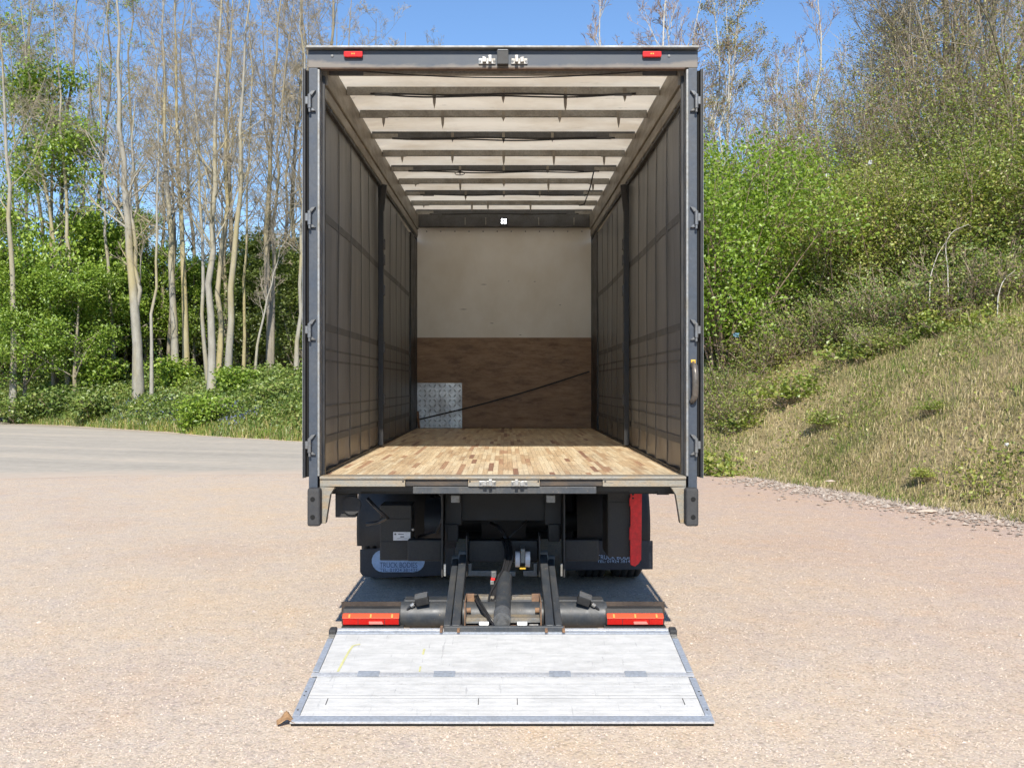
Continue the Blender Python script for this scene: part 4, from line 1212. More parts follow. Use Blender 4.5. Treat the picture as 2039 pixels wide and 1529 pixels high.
def make_leaf_mat(name, cols, trans=0.35, patch=0.0):
    t = NT(name)
    g = t.n('ShaderNodeNewGeometry')
    r = g.outputs['Random Per Island']
    col = t.ramp(r, [(i / (len(cols) - 1), c) for i, c in enumerate(cols)])
    oi = t.n('ShaderNodeObjectInfo').outputs['Random']
    col = t.mix(1.0, col, t.ramp(oi, [(0, (0.82, 0.86, 0.8)), (1, (1.12, 1.1, 1.1))]), 'MULTIPLY')
    if patch:
        n = t.noise(g.outputs['Position'], patch, 4, 0.6)
        col = t.mix(1.0, col, t.ramp(n, [(0.35, (0.72, 0.78, 0.8)), (0.65, (1.2, 1.12, 1.0))]), 'MULTIPLY')
    d = t.n('ShaderNodeBsdfDiffuse'); tr = t.n('ShaderNodeBsdfTranslucent')
    t.l(col, d.inputs[0])
    t.l(t.mix(1.0, col, (1.15, 1.2, 0.6), 'MULTIPLY'), tr.inputs[0])
    mx = t.n('ShaderNodeMixShader'); mx.inputs[0].default_value = trans
    t.l(d.outputs[0], mx.inputs[1]); t.l(tr.outputs[0], mx.inputs[2])
    gl = t.n('ShaderNodeBsdfGlossy'); gl.inputs['Roughness'].default_value = 0.45
    m2 = t.n('ShaderNodeMixShader'); m2.inputs[0].default_value = 0.05
    t.l(mx.outputs[0], m2.inputs[1]); t.l(gl.outputs[0], m2.inputs[2])
    return t.done(m2.outputs[0])
M['leaf_chestnut'] = make_leaf_mat('chestnut_leaf', [(0.11, 0.19, 0.022), (0.19, 0.295, 0.035), (0.27, 0.38, 0.05), (0.36, 0.46, 0.075)])
M['leaf_dark'] = make_leaf_mat('dark_leaf', [(0.10, 0.13, 0.03), (0.165, 0.215, 0.045), (0.26, 0.31, 0.07)], 0.35)
M['leaf_bright'] = make_leaf_mat('bright_leaf', [(0.13, 0.22, 0.02), (0.20, 0.31, 0.03), (0.28, 0.39, 0.045)], 0.35)
M['leaf_hedge'] = make_leaf_mat('hedge_leaf', [(0.17, 0.23, 0.04), (0.25, 0.32, 0.06), (0.34, 0.40, 0.085), (0.40, 0.35, 0.13)], 0.35, 0.5)
M['leaf_bud'] = make_leaf_mat('budding_leaf', [(0.28, 0.22, 0.08), (0.27, 0.28, 0.08), (0.34, 0.25, 0.12), (0.22, 0.26, 0.06)], 0.35)
M['leaf_bramble'] = make_leaf_mat('bramble_leaf', [(0.08, 0.13, 0.03), (0.15, 0.22, 0.045), (0.23, 0.32, 0.07), (0.33, 0.36, 0.13)], 0.3, 0.9)
M['leaf_dead'] = make_leaf_mat('dead_leaf', [(0.20, 0.12, 0.06), (0.30, 0.20, 0.10), (0.38, 0.28, 0.17)], 0.15)
M['flower_blue'] = make_leaf_mat('bluebell', [(0.16, 0.18, 0.42), (0.24, 0.26, 0.55)], 0.3)

def make_bark(name, a, b_, lichen, amount):
    t = NT(name)
    g = t.n('ShaderNodeNewGeometry').outputs['Position']
    n = t.noise(t.mapped(g, (1.0, 1.0, 0.35)), 5.0, 6, 0.7)
    col = t.mix(t.ramp(n, [(0.3, 0.0), (0.7, 1.0)]), a, b_)
    l2 = t.noise(t.mapped(g, (1.0, 1.0, 0.25)), 0.8, 4, 0.6)
    col = t.mix(t.math('MULTIPLY', t.ramp(l2, [(0.45, 0.0), (0.62, 1.0)]), amount), col, lichen)
    sc = t.ramp(t.noise(t.mapped(g, (1, 1, 3.5)), 3.0, 5, 0.7), [(0.63, 0.0), (0.68, 1.0)])
    col = t.mix(t.math('MULTIPLY', sc, 0.6), col, (0.10, 0.085, 0.07))
    return t.done(t.bsdf(col, 0.9, 0, None, 0.15))
M['bark_pale'] = make_bark('pale_bark', (0.22, 0.205, 0.17), (0.345, 0.33, 0.285), (0.36, 0.29, 0.10), 0.5)
M['bark_grey'] = make_bark('grey_bark', (0.17, 0.15, 0.12), (0.28, 0.25, 0.20), (0.30, 0.25, 0.10), 0.4)
M['bark_yellow'] = make_bark('lichen_bark', (0.24, 0.21, 0.14), (0.36, 0.32, 0.22), (0.38, 0.31, 0.12), 0.5)
M['bark_birch'] = make_bark('birch_bark', (0.40, 0.38, 0.34), (0.55, 0.53, 0.48), (0.35, 0.30, 0.2), 0.3)
M['twig'] = make_bark('twig_bark', (0.24, 0.205, 0.155), (0.37, 0.325, 0.25), (0.38, 0.30, 0.13), 0.35)
M['twig_red'] = make_bark('reddish_twig', (0.22, 0.155, 0.12), (0.34, 0.26, 0.20), (0.30, 0.22, 0.12), 0.3)
M['twig_dry'] = make_bark('dry_bramble_stem', (0.26, 0.20, 0.14), (0.38, 0.31, 0.23), (0.22, 0.15, 0.1), 0.4)

def smooth_path(pts, K):
    pts = np.array(pts, dtype=float)
    d = np.r_[0, np.cumsum(np.linalg.norm(np.diff(pts, axis=0), axis=1))]
    P = np.vstack([2 * pts[0] - pts[1], pts, 2 * pts[-1] - pts[-2]])
    out = []; dd = []
    for i in range(1, len(P) - 2):
        for u in np.linspace(0, 1, 12, endpoint=False):
            p0, p1, p2, p3 = P[i - 1], P[i], P[i + 1], P[i + 2]
            out.append(0.5 * ((2 * p1) + (-p0 + p2) * u + (2 * p0 - 5 * p1 + 4 * p2 - p3) * u * u + (-p0 + 3 * p1 - 3 * p2 + p3) * u ** 3))
    out.append(P[-2]); out = np.array(out)
    d = np.r_[0, np.cumsum(np.linalg.norm(np.diff(out, axis=0), axis=1))]
    s = np.linspace(0, d[-1], K)
    return np.stack([np.interp(s, d, out[:, i]) for i in range(3)], axis=1)

def bare_tree(name, stems, rng, base, bark='bark_pale', twig='twig', limbs=16, n2=5, n3=5, n4=3, limb_t=(0.30, 0.97), limb_len=0.30, limb_ang=38, up=0.05, leaf=None, leaf_n=0, leaf_size=0.06, sides=7, twig_r=0.006, ratio=0.5):
    """stems: list of (path (K,3), radii (K,)) in coordinates relative to base"""
    root = empty(name, base)
    P = np.stack([s_[0] for s_ in stems]); R = np.stack([s_[1] for s_ in stems])
    L1, R1 = sprout(P, R, limbs, limb_t[0], limb_t[1], limb_len, limb_ang, 7, 0.13, up, rng, ratio, 0.012, 0.25, 0.65)
    L2, R2 = sprout(L1, R1, n2, 0.2, 0.98, 0.5, 40, 5, 0.14, up, rng, 0.55, 0.008, 0.3)
    parts_t = [np_tubes(P, R, sides), np_tubes(L1, R1, 5)]
    V, F = merge(parts_t)
    np_mesh('trunk', V, F, bark, root, smooth=True)
    L3, R3 = sprout(L2, R2, n3, 0.15, 1.0, 0.55, 42, 4, 0.16, up, rng, 0.6, twig_r, 0.4)
    parts = [np_tubes(L2, R2, 4), np_tubes(L3, R3, 3)]
    tips = L3
    if n4:
        L4, R4 = sprout(L3, R3, n4, 0.2, 1.0, 0.6, 42, 3, 0.15, up, rng, 0.7, twig_r * 0.8, 0.6)
        parts.append(np_tubes(L4, R4, 3)); tips = L4
    V, F = merge(parts)
    crown = np_mesh('crown', V, F, twig, root)
    if leaf:
        ends = tips[:, -1]
        idx = rng.randint(0, len(ends), leaf_n)
        C = ends[idx] + rng.normal(0, 0.10, (leaf_n, 3))
        V, F = leaf_quads(C, leaf_size, rng)
        np_mesh('leaves', V, F, leaf, crown)
    return root

def px_stem(pts, d, w, base, K=14, dy=0.0, tip=0.18, rng=None):
    """trunk running through the given sight lines at depth d; w = width seen at its foot"""
    out = []
    for i, (px, py) in enumerate(pts):
        dd = d + dy * i
        out.append((EYE.x + (px - 1006) * dd / 2020, EYE.y + dd, EYE.z + (765 - py) * dd / 2020))
    p = smooth_path(out, K) - np.array(base)
    if rng is not None: p[1:] += rng.normal(0, 0.05, (K - 1, 3)) * np.array([1, 1, 0.2])
    r = 0.86 * w * d / 2020 / 2 * np.linspace(1.0, tip, K) ** 1.15
    r[0] *= 1.3
    return p, r

def leafy_tree(name, height, spread, rng, base=(0, 0, 0), leaf='leaf_chestnut', n_leaf=14000, leaf_size=0.16, bark='bark_grey', low=0.18, trunk_r=0.14, sigma=0.28, up=0.03):
    root = empty(name, base)
    K = 10
    z = np.linspace(-0.2, height * 0.92, K)
    P = np.stack([rng.normal(0, 0.12, K).cumsum() * 0.4, rng.normal(0, 0.12, K).cumsum() * 0.4, z], axis=1)[None]
    R = (trunk_r * np.linspace(1, 0.15, K))[None]
    L1, R1 = sprout(P, R, 26, low, 0.99, spread / height, 62, 6, 0.12, up, rng, 0.45, 0.015, 0.3, 0.6)
    L2, R2 = sprout(L1, R1, 6, 0.25, 1.0, 0.45, 45, 4, 0.15, 0.02, rng, 0.5, 0.008, 0.4)
    V, F = merge([np_tubes(P, R, 7), np_tubes(L1, R1, 5), np_tubes(L2, R2, 3)])
    np_mesh('trunk', V, F, bark, root, smooth=True)
    pts = L2[:, 1:].reshape(-1, 3)
    ci = rng.randint(0, len(pts), max(40, n_leaf // 22))          # clumps
    cc = pts[ci] + rng.normal(0, 0.1, (len(ci), 3))
    k = rng.randint(0, len(cc), n_leaf)
    C = cc[k] + rng.normal(0, sigma, (n_leaf, 3)) * np.array([1, 1, 0.55])
    out = (C - np.array([0, 0, height * 0.55])); out /= np.linalg.norm(out, axis=1, keepdims=True) + 1e-6
    V, F = leaf_quads(C, leaf_size, rng, 0.5, 0.6, out * 0.6)
    np_mesh('crown', V, F, leaf, root)
    return root

def bush(name, w, h, rng, base=(0, 0, 0), leaf='leaf_hedge', n_leaf=9000, leaf_size=0.07, stems=30, twig='twig_red', sigma=0.16, tangle=0):
    root = empty(name, base)
    n = stems
    a = rng.uniform(0, 2 * pi, n); r0 = rng.uniform(0, 0.25, n) * w
    P0 = np.stack([r0 * np.cos(a), r0 * np.sin(a), np.full(n, -0.2)], axis=1)
    d = np.stack([np.cos(a) * rng.uniform(0.1, 0.9, n) * w / h, np.sin(a) * rng.uniform(0.1, 0.9, n) * w / h, np.ones(n)], axis=1)
    d /= np.linalg.norm(d, axis=1, keepdims=True)
    K = 7
    P = np.empty((n, K, 3)); P[:, 0] = P0
    ln = h * rng.uniform(0.7, 1.15, n) / (K - 1)
    for k in range(1, K):
        d = d + rng.normal(0, 0.09, d.shape); d /= np.linalg.norm(d, axis=1, keepdims=True)
        P[:, k] = P[:, k - 1] + d * ln[:, None]
    R = (0.012 + 0.008 * rng.uniform(0, 1, n))[:, None] * np.linspace(1, 0.35, K)[None]
    L1, R1 = sprout(P, R, 7, 0.15, 1.0, 0.38, 45, 5, 0.14, 0.02, rng, 0.6, 0.005, 0.4)
    L2, R2 = sprout(L1, R1, 4, 0.2, 1.0, 0.5, 45, 3, 0.15, 0.0, rng, 0.7, 0.004, 0.5)
    parts = [np_tubes(P, R, 4), np_tubes(L1, R1, 3), np_tubes(L2, R2, 3)]
    V, F = merge(parts)
    np_mesh('stems', V, F, twig, root)
    pts = np.concatenate([L1[:, 1:].reshape(-1, 3), L2[:, 1:].reshape(-1, 3)])
    k = rng.randint(0, len(pts), n_leaf)
    C = pts[k] + rng.normal(0, sigma, (n_leaf, 3))
    C = C[C[:, 2] > 0]
    V, F = leaf_quads(C, leaf_size, rng, 0.4, 0.65)
    np_mesh('foliage', V, F, leaf, root)
    return root

def place(o, px, d, rz=0.0, sc=1.0, label=None, group=None, cat=None, sx=1.0, dz=-0.05):
    x, y = at(px, d)
    o.location = (x, y, ground_z(x, y) + dz)
    o.rotation_euler = (0, 0, rz)
    o.scale = (sc * sx, sc * sx, sc)
    if label: o['label'] = label
    if cat: o['category'] = cat
    if group: o['group'] = group
    return o

# ------------------------------------------------------------------ the wood on the left
rng = np.random.RandomState(21)
G1 = 'pale trunks along the edge of the wood'
front = [
    # label, depth, stems [(sight points foot to top, width)], bark
    ('slim pale tree at the left end of the wood, bramble at its foot', 47, [([(25, 735), (28, 600), (20, 400), (5, 150), (-5, -60)], 15)]),
    ('thin crooked tree leaning left, second pale trunk from the wood\'s left end', 49, [([(140, 690), (118, 600), (100, 420), (62, 220), (40, -40)], 11)]),
    ('white barked tree leaning right at its foot, third trunk from the left', 48, [([(164, 695), (150, 610), (140, 520), (128, 350), (105, -30)], 12)]),
    ('thin straight tree left of the stout twin trunk', 50, [([(228, 690), (218, 600), (208, 430), (200, 200), (215, -40)], 9)]),
    ('stout pale tree whose trunk splits into twin stems near its foot', 44, [([(276, 748), (268, 640), (253, 420), (240, 220), (228, -60)], 24), ([(279, 744), (276, 660), (271, 520), (262, 400), (268, 200)], 15)]),
    ('very thin pale sapling just right of the stout twin trunk', 43, [([(302, 730), (303, 620), (312, 440), (315, 250), (305, 60)], 8)]),
    ('upright pale tree, first thick trunk right of the twin trunk', 47, [([(349, 705), (347, 600), (336, 420), (327, 230), (328, -60)], 17)]),
    ('yellowish tree leaning left, second thick trunk right of the twin trunk', 47, [([(372, 690), (366, 560), (362, 420), (352, 220), (346, -60)], 15)]),
    ('slim tree leaning close against the tallest pale trunk from its left', 44, [([(417, 745), (405, 640), (398, 430), (392, 220), (378, -40)], 10)]),
    ('tall straight pale tree standing nearest the lane in the close pair', 42, [([(421, 758), (421, 600), (425, 420), (431, 200), (440, -70)], 19)]),
    ('mustard tinted tree behind the close pair of pale trunks', 47, [([(435, 705), (441, 560), (450, 420), (452, 220), (462, -60)], 14)]),
    ('smooth pale tree leaning right, last thick trunk before the lean sapling', 42, [([(450, 762), (458, 620), (472, 430), (480, 220), (497, -60)], 18)]),
    ('thin yellow stemmed tree between the leaning trunk and the sapling', 46, [([(484, 725), (488, 560), (492, 420), (500, 240), (498, -30)], 8)]),
    ('thin sapling slanting strongly towards the lorry', 42, [([(504, 738), (528, 620), (548, 540), (575, 470), (605, 440)], 7)]),
    ('knotty brown tree forking high, nearest thick trunk to the lorry', 47, [([(537, 690), (531, 580), (532, 420), (545, 220), (560, -60)], 17), ([(540, 688), (546, 560), (545, 430), (560, 240), (588, -40)], 11)]),
    ('slender pale tree half hidden beside the open lorry door', 43, [([(589, 738), (597, 640), (601, 500), (606, 250), (600, 0)], 11)]),
]
for i, (lab, d, sts) in enumerate(front):
    px0, py0 = sts[0][0][0]
    x, y = at(px0, d)
    zb = ground_z(x, y)
    base = (x, y, EYE.z + (765 - py0) * d / 2020 - 0.3)
    stems = []
    for pts, w in sts:
        pts = list(pts)
        stems.append(px_stem(pts, d, w, base, 14, rng.uniform(-0.3, 0.3), rng=rng))
        stems[-1][0][0, 2] = min(zb - 0.3 - base[2], stems[-1][0][1, 2] - 0.5)
    thin = sts[0][1] < 13
    t_ = bare_tree('bare_tree', stems, rng, base, 'bark_grey' if i == 14 else ('bark_yellow' if i in (7, 10, 12) else 'bark_pale'), 'twig', limbs=(12 if thin else 20) // len(stems) + (3 if len(stems) > 1 else 0), n2=6, n3=5, n4=3,
                   limb_t=(0.30, 0.99), limb_len=0.26 if not thin else 0.24, limb_ang=42, up=0.04, twig_r=0.0085, ratio=0.36)
    tag(t_, lab, 'tree', G1)

# unlabelled depth: more bare trees behind, copies of four forms
protos = []
for k in range(4):
    H = 19 + 2 * k
    K = 14
    z = np.linspace(-0.4, H, K)
    p = np.stack([rng.normal(0, 0.16, K).cumsum(), rng.normal(0, 0.16, K).cumsum(), z], axis=1); p[:, :2] -= p[0, :2]
    r = (0.12 + 0.012 * k) * np.linspace(1, 0.12, K)
    protos.append(bare_tree('bare_tree', [(p, r)], rng, (0, 0, 0), 'bark_grey', 'twig', limbs=26, n2=6, n3=6, n4=3, limb_t=(0.25, 0.99), limb_len=0.25, limb_ang=42, up=0.04, twig_r=0.009, ratio=0.38, leaf='leaf_chestnut', leaf_n=3600, leaf_size=0.12))
back = [(-40, 52, 1.0), (60, 56, 1.02), (95, 60, 1.0), (180, 54, 0.95), (255, 58, 1.02), (320, 55, 1.0), (395, 58, 1.0), (470, 56, 1.04), (515, 53, 1.0), (565, 60, 1.05), (620, 50, 1.0), (655, 56, 1.05), (700, 50, 0.98), (745, 60, 1.05), (790, 56, 0.86), (850, 64, 0.85), (-110, 60, 1.0), (20, 66, 1.1), (150, 68, 1.1), (290, 70, 1.12), (430, 69, 1.1), (600, 70, 1.05), (680, 66, 1.0), (120, 51, 0.9), (330, 51, 0.95), (455, 51, 0.95), (575, 52, 1.0)]
for i, (px, d, sc) in enumerate(back):
    o = protos[i % 4] if i < 4 else copy_tree(protos[i % 4])
    over = px > 600
    place(o, px, d, rng.uniform(0, 6.28), sc * rng.uniform(0.94, 1.06), 'bare tree whose twiggy top shows above the lorry\'s roof, left of the gap of sky' if over else 'grey bare tree standing back in the wood behind the pale front trunks',
          'bare trees left of the sky gap' if over else 'bare trees deep in the wood', 'tree')

# leafy understorey
lp = [leafy_tree('leafy_tree', 9.5, 3.6, rng, n_leaf=15000, leaf_size=0.175, sigma=0.36), leafy_tree('leafy_tree', 12.5, 4.2, rng, n_leaf=16000, leaf_size=0.175, low=0.15, sigma=0.42), leafy_tree('leafy_tree', 7.0, 3.0, rng, leaf='leaf_dark', n_leaf=13000, leaf_size=0.16, low=0.05, sigma=0.36)]
leafy = [
    (1, 110, 50, 1.32, 0.85, 'tall bright green leafy tree rising highest among the left-hand trunks'),
    (1, -10, 52, 0.80, 1.1, 'green leafy tree cut by the left edge of the picture'),
    (0, 205, 52, 1.00, 1.05, 'green leafy tree just left of the stout twin trunk'),
    (0, 45, 47.5, 0.80, 1.0, 'low green leafy tree over the bramble at the far left'),
    (0, 150, 47, 0.72, 1.1, 'low spreading green tree between the crooked trunks'),
    (1, 290, 55, 0.75, 1.0, 'green leafy tree showing behind the stout twin trunk'),
    (0, 390, 54, 0.72, 1.0, 'small green tree seen through the middle pale trunks'),
]
used = set()
for (k, px, d, sc, sx, lab) in leafy:
    o = lp[k] if k not in used else copy_tree(lp[k])
    used.add(k)
    place(o, px, d, rng.uniform(0, 6.28), sc, lab, 'leafy trees in the wood', 'tree', sx)
dk = [(-60, 58), (10, 60), (80, 57), (140, 62), (200, 58), (260, 61), (320, 59), (375, 63), (420, 58), (470, 61), (520, 58), (565, 62), (610, 57), (660, 60), (40, 70), (170, 72), (300, 72), (440, 72), (560, 72), (-40, 68), (500, 52), (560, 52), (600, 49)]
for i, (px, d) in enumerate(dk):
    o = lp[2] if 2 not in used else copy_tree(lp[2])
    used.add(2)
    place(o, px + rng.uniform(-10, 10), d, rng.uniform(0, 6.28), rng.uniform(0.85, 1.25), 'dark green understorey tree filling the shade deep in the left-hand wood', 'dark trees filling the wood', 'tree', rng.uniform(1.0, 1.3))

# bramble cover on the verge in front of the wood (nobody could count it)
rng = np.random.RandomState(31)
def cover(ti0, ti1, s0, s1, n, hmax, size, leaf, name, label, seed, dens=None, sig=0.0):
    r = np.random.RandomState(seed)
    ti = r.uniform(ti0, ti1, n); s = s0 + (s1 - s0) * r.uniform(0, 1, n)
    P = bank_point(ti, s)
    m = vnoise(P[:, 0] * 2.2, P[:, 1] * 2.2, seed) * 0.5 + 0.5
    h = hmax * np.clip(m, 0.05, 1) * np.clip(s / 1.0, 0.15, 1)
    keep = r.uniform(0, 1, n) < np.clip(m * 1.6, 0.12, 1)
    P = P[keep]; h = h[keep]
    P[:, 2] += h * r.uniform(0.0, 1.0, len(P)) ** 0.6
    V, F = leaf_quads(P, size, r, 0.6, 0.7)
    o = np_mesh(name, V, F, leaf)
    return tag(o, label, 'undergrowth', kind='stuff')
# index range of the base line along the wood: x from -40 to about 2
def ti_of_x(x): return float(np.interp(x, BL[:, 0], np.arange(NB)))
tA, tB = ti_of_x(-30), ti_of_x(2.5)
cover(tA, tB, 0.5, 6.0, 62000, 0.85, 0.13, 'leaf_bramble', 'bramble_undergrowth', 'low green bramble cover along the verge in front of the wood', 41)
cover(tA, tB, 5.0, 16.0, 30000, 1.1, 0.17, 'leaf_bramble', 'woodland_undergrowth', 'green undergrowth on the floor of the wood', 42)
cover(ti_of_x(-17.5), ti_of_x(-9.5), 0.4, 2.6, 3500, 0.5, 0.075, 'flower_blue', 'bluebell_undergrowth', 'patch of blue flowers in the verge bramble by the road', 43)
cover(tA, tB, -0.25, 0.9, 9000, 0.05, 0.11, 'leaf_dead', 'leaf_litter', 'brown leaf litter along the edge of the road', 44)

# low bushes along the verge that can be told apart
vb = [bush('verge_bush', 1.1, 1.1, rng, leaf='leaf_bramble', n_leaf=3500, leaf_size=0.12, stems=14), bush('verge_bush', 0.9, 1.5, rng, leaf='leaf_chestnut', n_leaf=3000, leaf_size=0.14, stems=12)]
vspec = [(0, 60, 45.5, 1.2, 'round bramble bush at the left end of the verge'), (0, 190, 43, 1.15, 'bramble bush on the verge in front of the blue flowers'), (1, 395, 36.5, 0.9, 'small dark green bush at the road edge under the close pair of trunks'),
         (0, 130, 45, 1.3, 'bramble mound between the left end bush and the twin trunk'), (1, 470, 41, 0.85, 'leafy shrub at the foot of the right-leaning pale trunk'), (0, 545, 37, 1.0, 'bramble bush on the verge next to the lorry door'), (1, 190, 48, 1.2, 'bright shrub at the foot of the white barked tree'), (1, 350, 46, 1.0, 'bright shrub between the two thick trunks right of the twin trunk')]
us = set()
for k, px, d, sc, lab in vspec:
    o = vb[k] if k not in us else copy_tree(vb[k])
    us.add(k)
    place(o, px, d, rng.uniform(0, 6.28), sc, lab, 'bushes along the verge', 'bush', 1.25)

# ------------------------------------------------------------------ the bank on the right
rng = np.random.RandomState(51)
# grass: blades over the open slope
def make_grass_mat():
    t = NT('bank_grass')
    g = t.n('ShaderNodeNewGeometry')
    pn_ = t.noise(g.outputs['Position'], 0.75, 6, 0.7)
    f = t.math('ADD', t.math('MULTIPLY', g.outputs['Random Per Island'], 0.40), t.math('MULTIPLY', pn_, 0.75))
    col = t.ramp(f, [(0.33, (0.14, 0.22, 0.045)), (0.46, (0.24, 0.28, 0.08)), (0.555, (0.40, 0.35, 0.165)), (0.67, (0.56, 0.465, 0.27)), (0.86, (0.66, 0.57, 0.37))])
    d = t.n('ShaderNodeBsdfDiffuse'); tr = t.n('ShaderNodeBsdfTranslucent')
    t.l(col, d.inputs[0]); t.l(col, tr.inputs[0])
    mx = t.n('ShaderNodeMixShader'); mx.inputs[0].default_value = 0.25
    t.l(d.outputs[0], mx.inputs[1]); t.l(tr.outputs[0], mx.inputs[2])
    return t.done(mx.outputs[0])
M['grass'] = make_grass_mat()
def grass_blades(P, length, width, r, lean=0.8):
    n = len(P)
    L = length * r.uniform(0.5, 1.3, n); W = width * r.uniform(0.6, 1.4, n)
    a = r.uniform(0, 2 * pi, n)
    d = np.stack([np.cos(a), np.sin(a), np.zeros(n)], 1)
    sd = np.stack([-np.sin(a + 0.6), np.cos(a + 0.6), np.zeros(n)], 1)
    ln = (lean * r.uniform(0.2, 1.3, n))[:, None]
    up = np.array([0, 0, 1.0])
    mid = P + up * (L * 0.55)[:, None] + d * (L * 0.25)[:, None] * ln
    tip = P + up * (L * 0.85)[:, None] * (1 - 0.25 * ln) + d * (L * 0.75)[:, None] * ln
    w0 = sd * (W / 2)[:, None]
    V = np.stack([P - w0, P + w0, mid + w0 * 0.8, tip, mid - w0 * 0.8], 1).reshape(-1, 3)
    F = np.arange(n * 5).reshape(n, 5)
    return V, F
def scatter(ti0, ti1, s0, s1, n, r, power=1.0):
    ti = r.uniform(ti0, ti1, n); s = s0 + (s1 - s0) * r.uniform(0, 1, n) ** power
    return bank_point(ti, s), s
def ti_of_y(y): return float(np.interp(-y, -BL[:, 1], np.arange(NB)))
tC, tD = ti_of_y(17.5), ti_of_y(3.0)
r = np.random.RandomState(61)
P, S_ = scatter(tC, tD, -0.35, 11.5, 195000, r)
P[:, 2] += 0.06 * (S_ < 0.05)
P = P[(r.uniform(0, 1, len(P)) < np.clip(0.35 + 0.75 * (vnoise(P[:, 0] * 3, P[:, 1] * 3, 8) * .5 + .5), 0, 1))]
cl = r.normal(0, 0.02, P.shape); P = P + cl * np.array([1, 1, 0]) - np.array([0, 0, 0.02])
V, F = grass_blades(P, 0.21, 0.010, r, 1.5)
tag(np_mesh('bank_grass', V, F, 'grass'), 'dry straw and green grass covering the bank on the right', 'grass', kind='stuff')
P, S_ = scatter(tC, tD, 4.0, 9.0, 9000, r)
P = P[vnoise(P[:, 0] * 2.4, P[:, 1] * 2.4, 17) > -0.1]
V, F = grass_blades(P, 0.55, 0.012, r, 0.8)
tag(np_mesh('tall_dry_grass', V, F, 'grass'), 'taller dry grass standing at the foot of the hedge', 'grass', kind='stuff')
# leafy weeds among the grass, thicker low down and under the hedge
P, S_ = scatter(tC, tD, 0.1, 12, 90000, r)
m = vnoise(P[:, 0] * 2.6 + 7, P[:, 1] * 2.6, 12) * .5 + .5
edge = np.exp(-((S_ - 0.8) / 1.2) ** 2) * 0.25 + np.clip((S_ - 6.0) / 4.0, 0, 1) * 0.35
keep = r.uniform(0, 1, len(P)) < np.clip((m - 0.52) * 2.2, 0, 1) + edge * m
P = P[keep]; P[:, 2] += r.uniform(0.02, 0.26, len(P))
V, F = leaf_quads(P, 0.058, r, 0.7, 0.7)
tag(np_mesh('weed_undergrowth', V, F, 'leaf_hedge'), 'green leafy weeds growing through the grass of the bank', 'weeds', kind='stuff')
# grass verge at the left roadside
P, S_ = scatter(ti_of_x(-28), ti_of_x(3), -0.1, 3.0, 26000, r, 1.2)
V, F = grass_blades(P, 0.40, 0.03, r, 0.9)
M['verge_grass'] = make_leaf_mat('verge_grass', [(0.12, 0.20, 0.04), (0.19, 0.27, 0.06), (0.28, 0.30, 0.09), (0.42, 0.36, 0.17)], 0.25, 0.6)
tag(np_mesh('verge_grass', V, F, 'verge_grass'), 'tufty grass along the verge beside the road', 'grass', kind='stuff')

# stony spill along the foot of the bank
V = []; F = []; o = 0
def stones(P, size, r, flat=0.6):
    """low stones from a jittered octahedron"""
    base = np.array([(1, 0, 0), (0.3, 0.9, 0), (-0.8, 0.5, 0), (-0.7, -0.6, 0), (0.4, -0.9, 0), (0.1, 0.05, 0.9), (0, 0, -0.5)], dtype=float)
    tri = np.array([(0, 1, 5), (1, 2, 5), (2, 3, 5), (3, 4, 5), (4, 0, 5), (1, 0, 6), (2, 1, 6), (3, 2, 6), (4, 3, 6), (0, 4, 6)])
    n = len(P)
    B = base[None] * (1 + r.normal(0, 0.22, (n, 7, 1))) + r.normal(0, 0.12, (n, 7, 3))
    a = r.uniform(0, 2 * pi, n); c, s = np.cos(a)[:, None], np.sin(a)[:, None]
    x = B[..., 0] * c - B[..., 1] * s; y = B[..., 0] * s + B[..., 1] * c
    B = np.stack([x, y, B[..., 2] * flat], -1) * (size * r.lognormal(0, 0.35, n))[:, None, None]
    V = (B + P[:, None, :]).reshape(-1, 3)
    F = (tri[None] + (np.arange(n) * 7)[:, None, None]).reshape(-1, 3)
    return V, F
n = 4200
ti = r.uniform(ti_of_y(12.5), ti_of_y(3.0), n); ss = -np.abs(r.normal(0, 0.55, n)) + 0.25
idx = np.arange(NB)
P = np.stack([np.interp(ti, idx, BL[:, 0]) + np.interp(ti, idx, BN[:, 0]) * ss, np.interp(ti, idx, BL[:, 1]) + np.interp(ti, idx, BN[:, 1]) * ss, np.full(n, 0.012)], 1)
V, F = stones(P, 0.026, r)
M['rubble'] = make_leaf_mat('rubble_stone', [(0.26, 0.21, 0.18), (0.38, 0.31, 0.27), (0.46, 0.385, 0.34), (0.33, 0.25, 0.21)], 0.0)
tag(np_mesh('rubble_gravel', V, F, 'rubble'), 'grey and pink rubble spilled along the foot of the bank', 'rubble', kind='stuff')
# loose stones of the yard, thick near the camera
n = 90000
yy = -2.6 + 11.5 * r.uniform(0, 1, n) ** 2.0
xx = r.uniform(-1, 1, n) * (0.58 * (yy + 6.6) + 0.3)
P = np.stack([xx, yy, np.full(n, 0.0005)], 1)
ins = (np.abs(xx) < 1.12) & (yy > -1.36) & (yy < 0.3)
P = P[~ins]
V, F = stones(P, 0.0040, r, 0.75)
P2 = np.stack([r.uniform(-4.5, 4.5, 260), r.uniform(-2.3, 4, 260), np.full(260, 0.003)], 1); P2 = P2[(np.abs(P2[:, 0]) > 1.2)]
V2, F2 = stones(P2, 0.010, r, 0.7)
V, F = merge([(V, F), (V2, F2)])
tag(np_mesh('gravel_pebbles', V, F, 'pebble'), 'small pale stones lying loose over the gravel yard', 'gravel', kind='stuff')

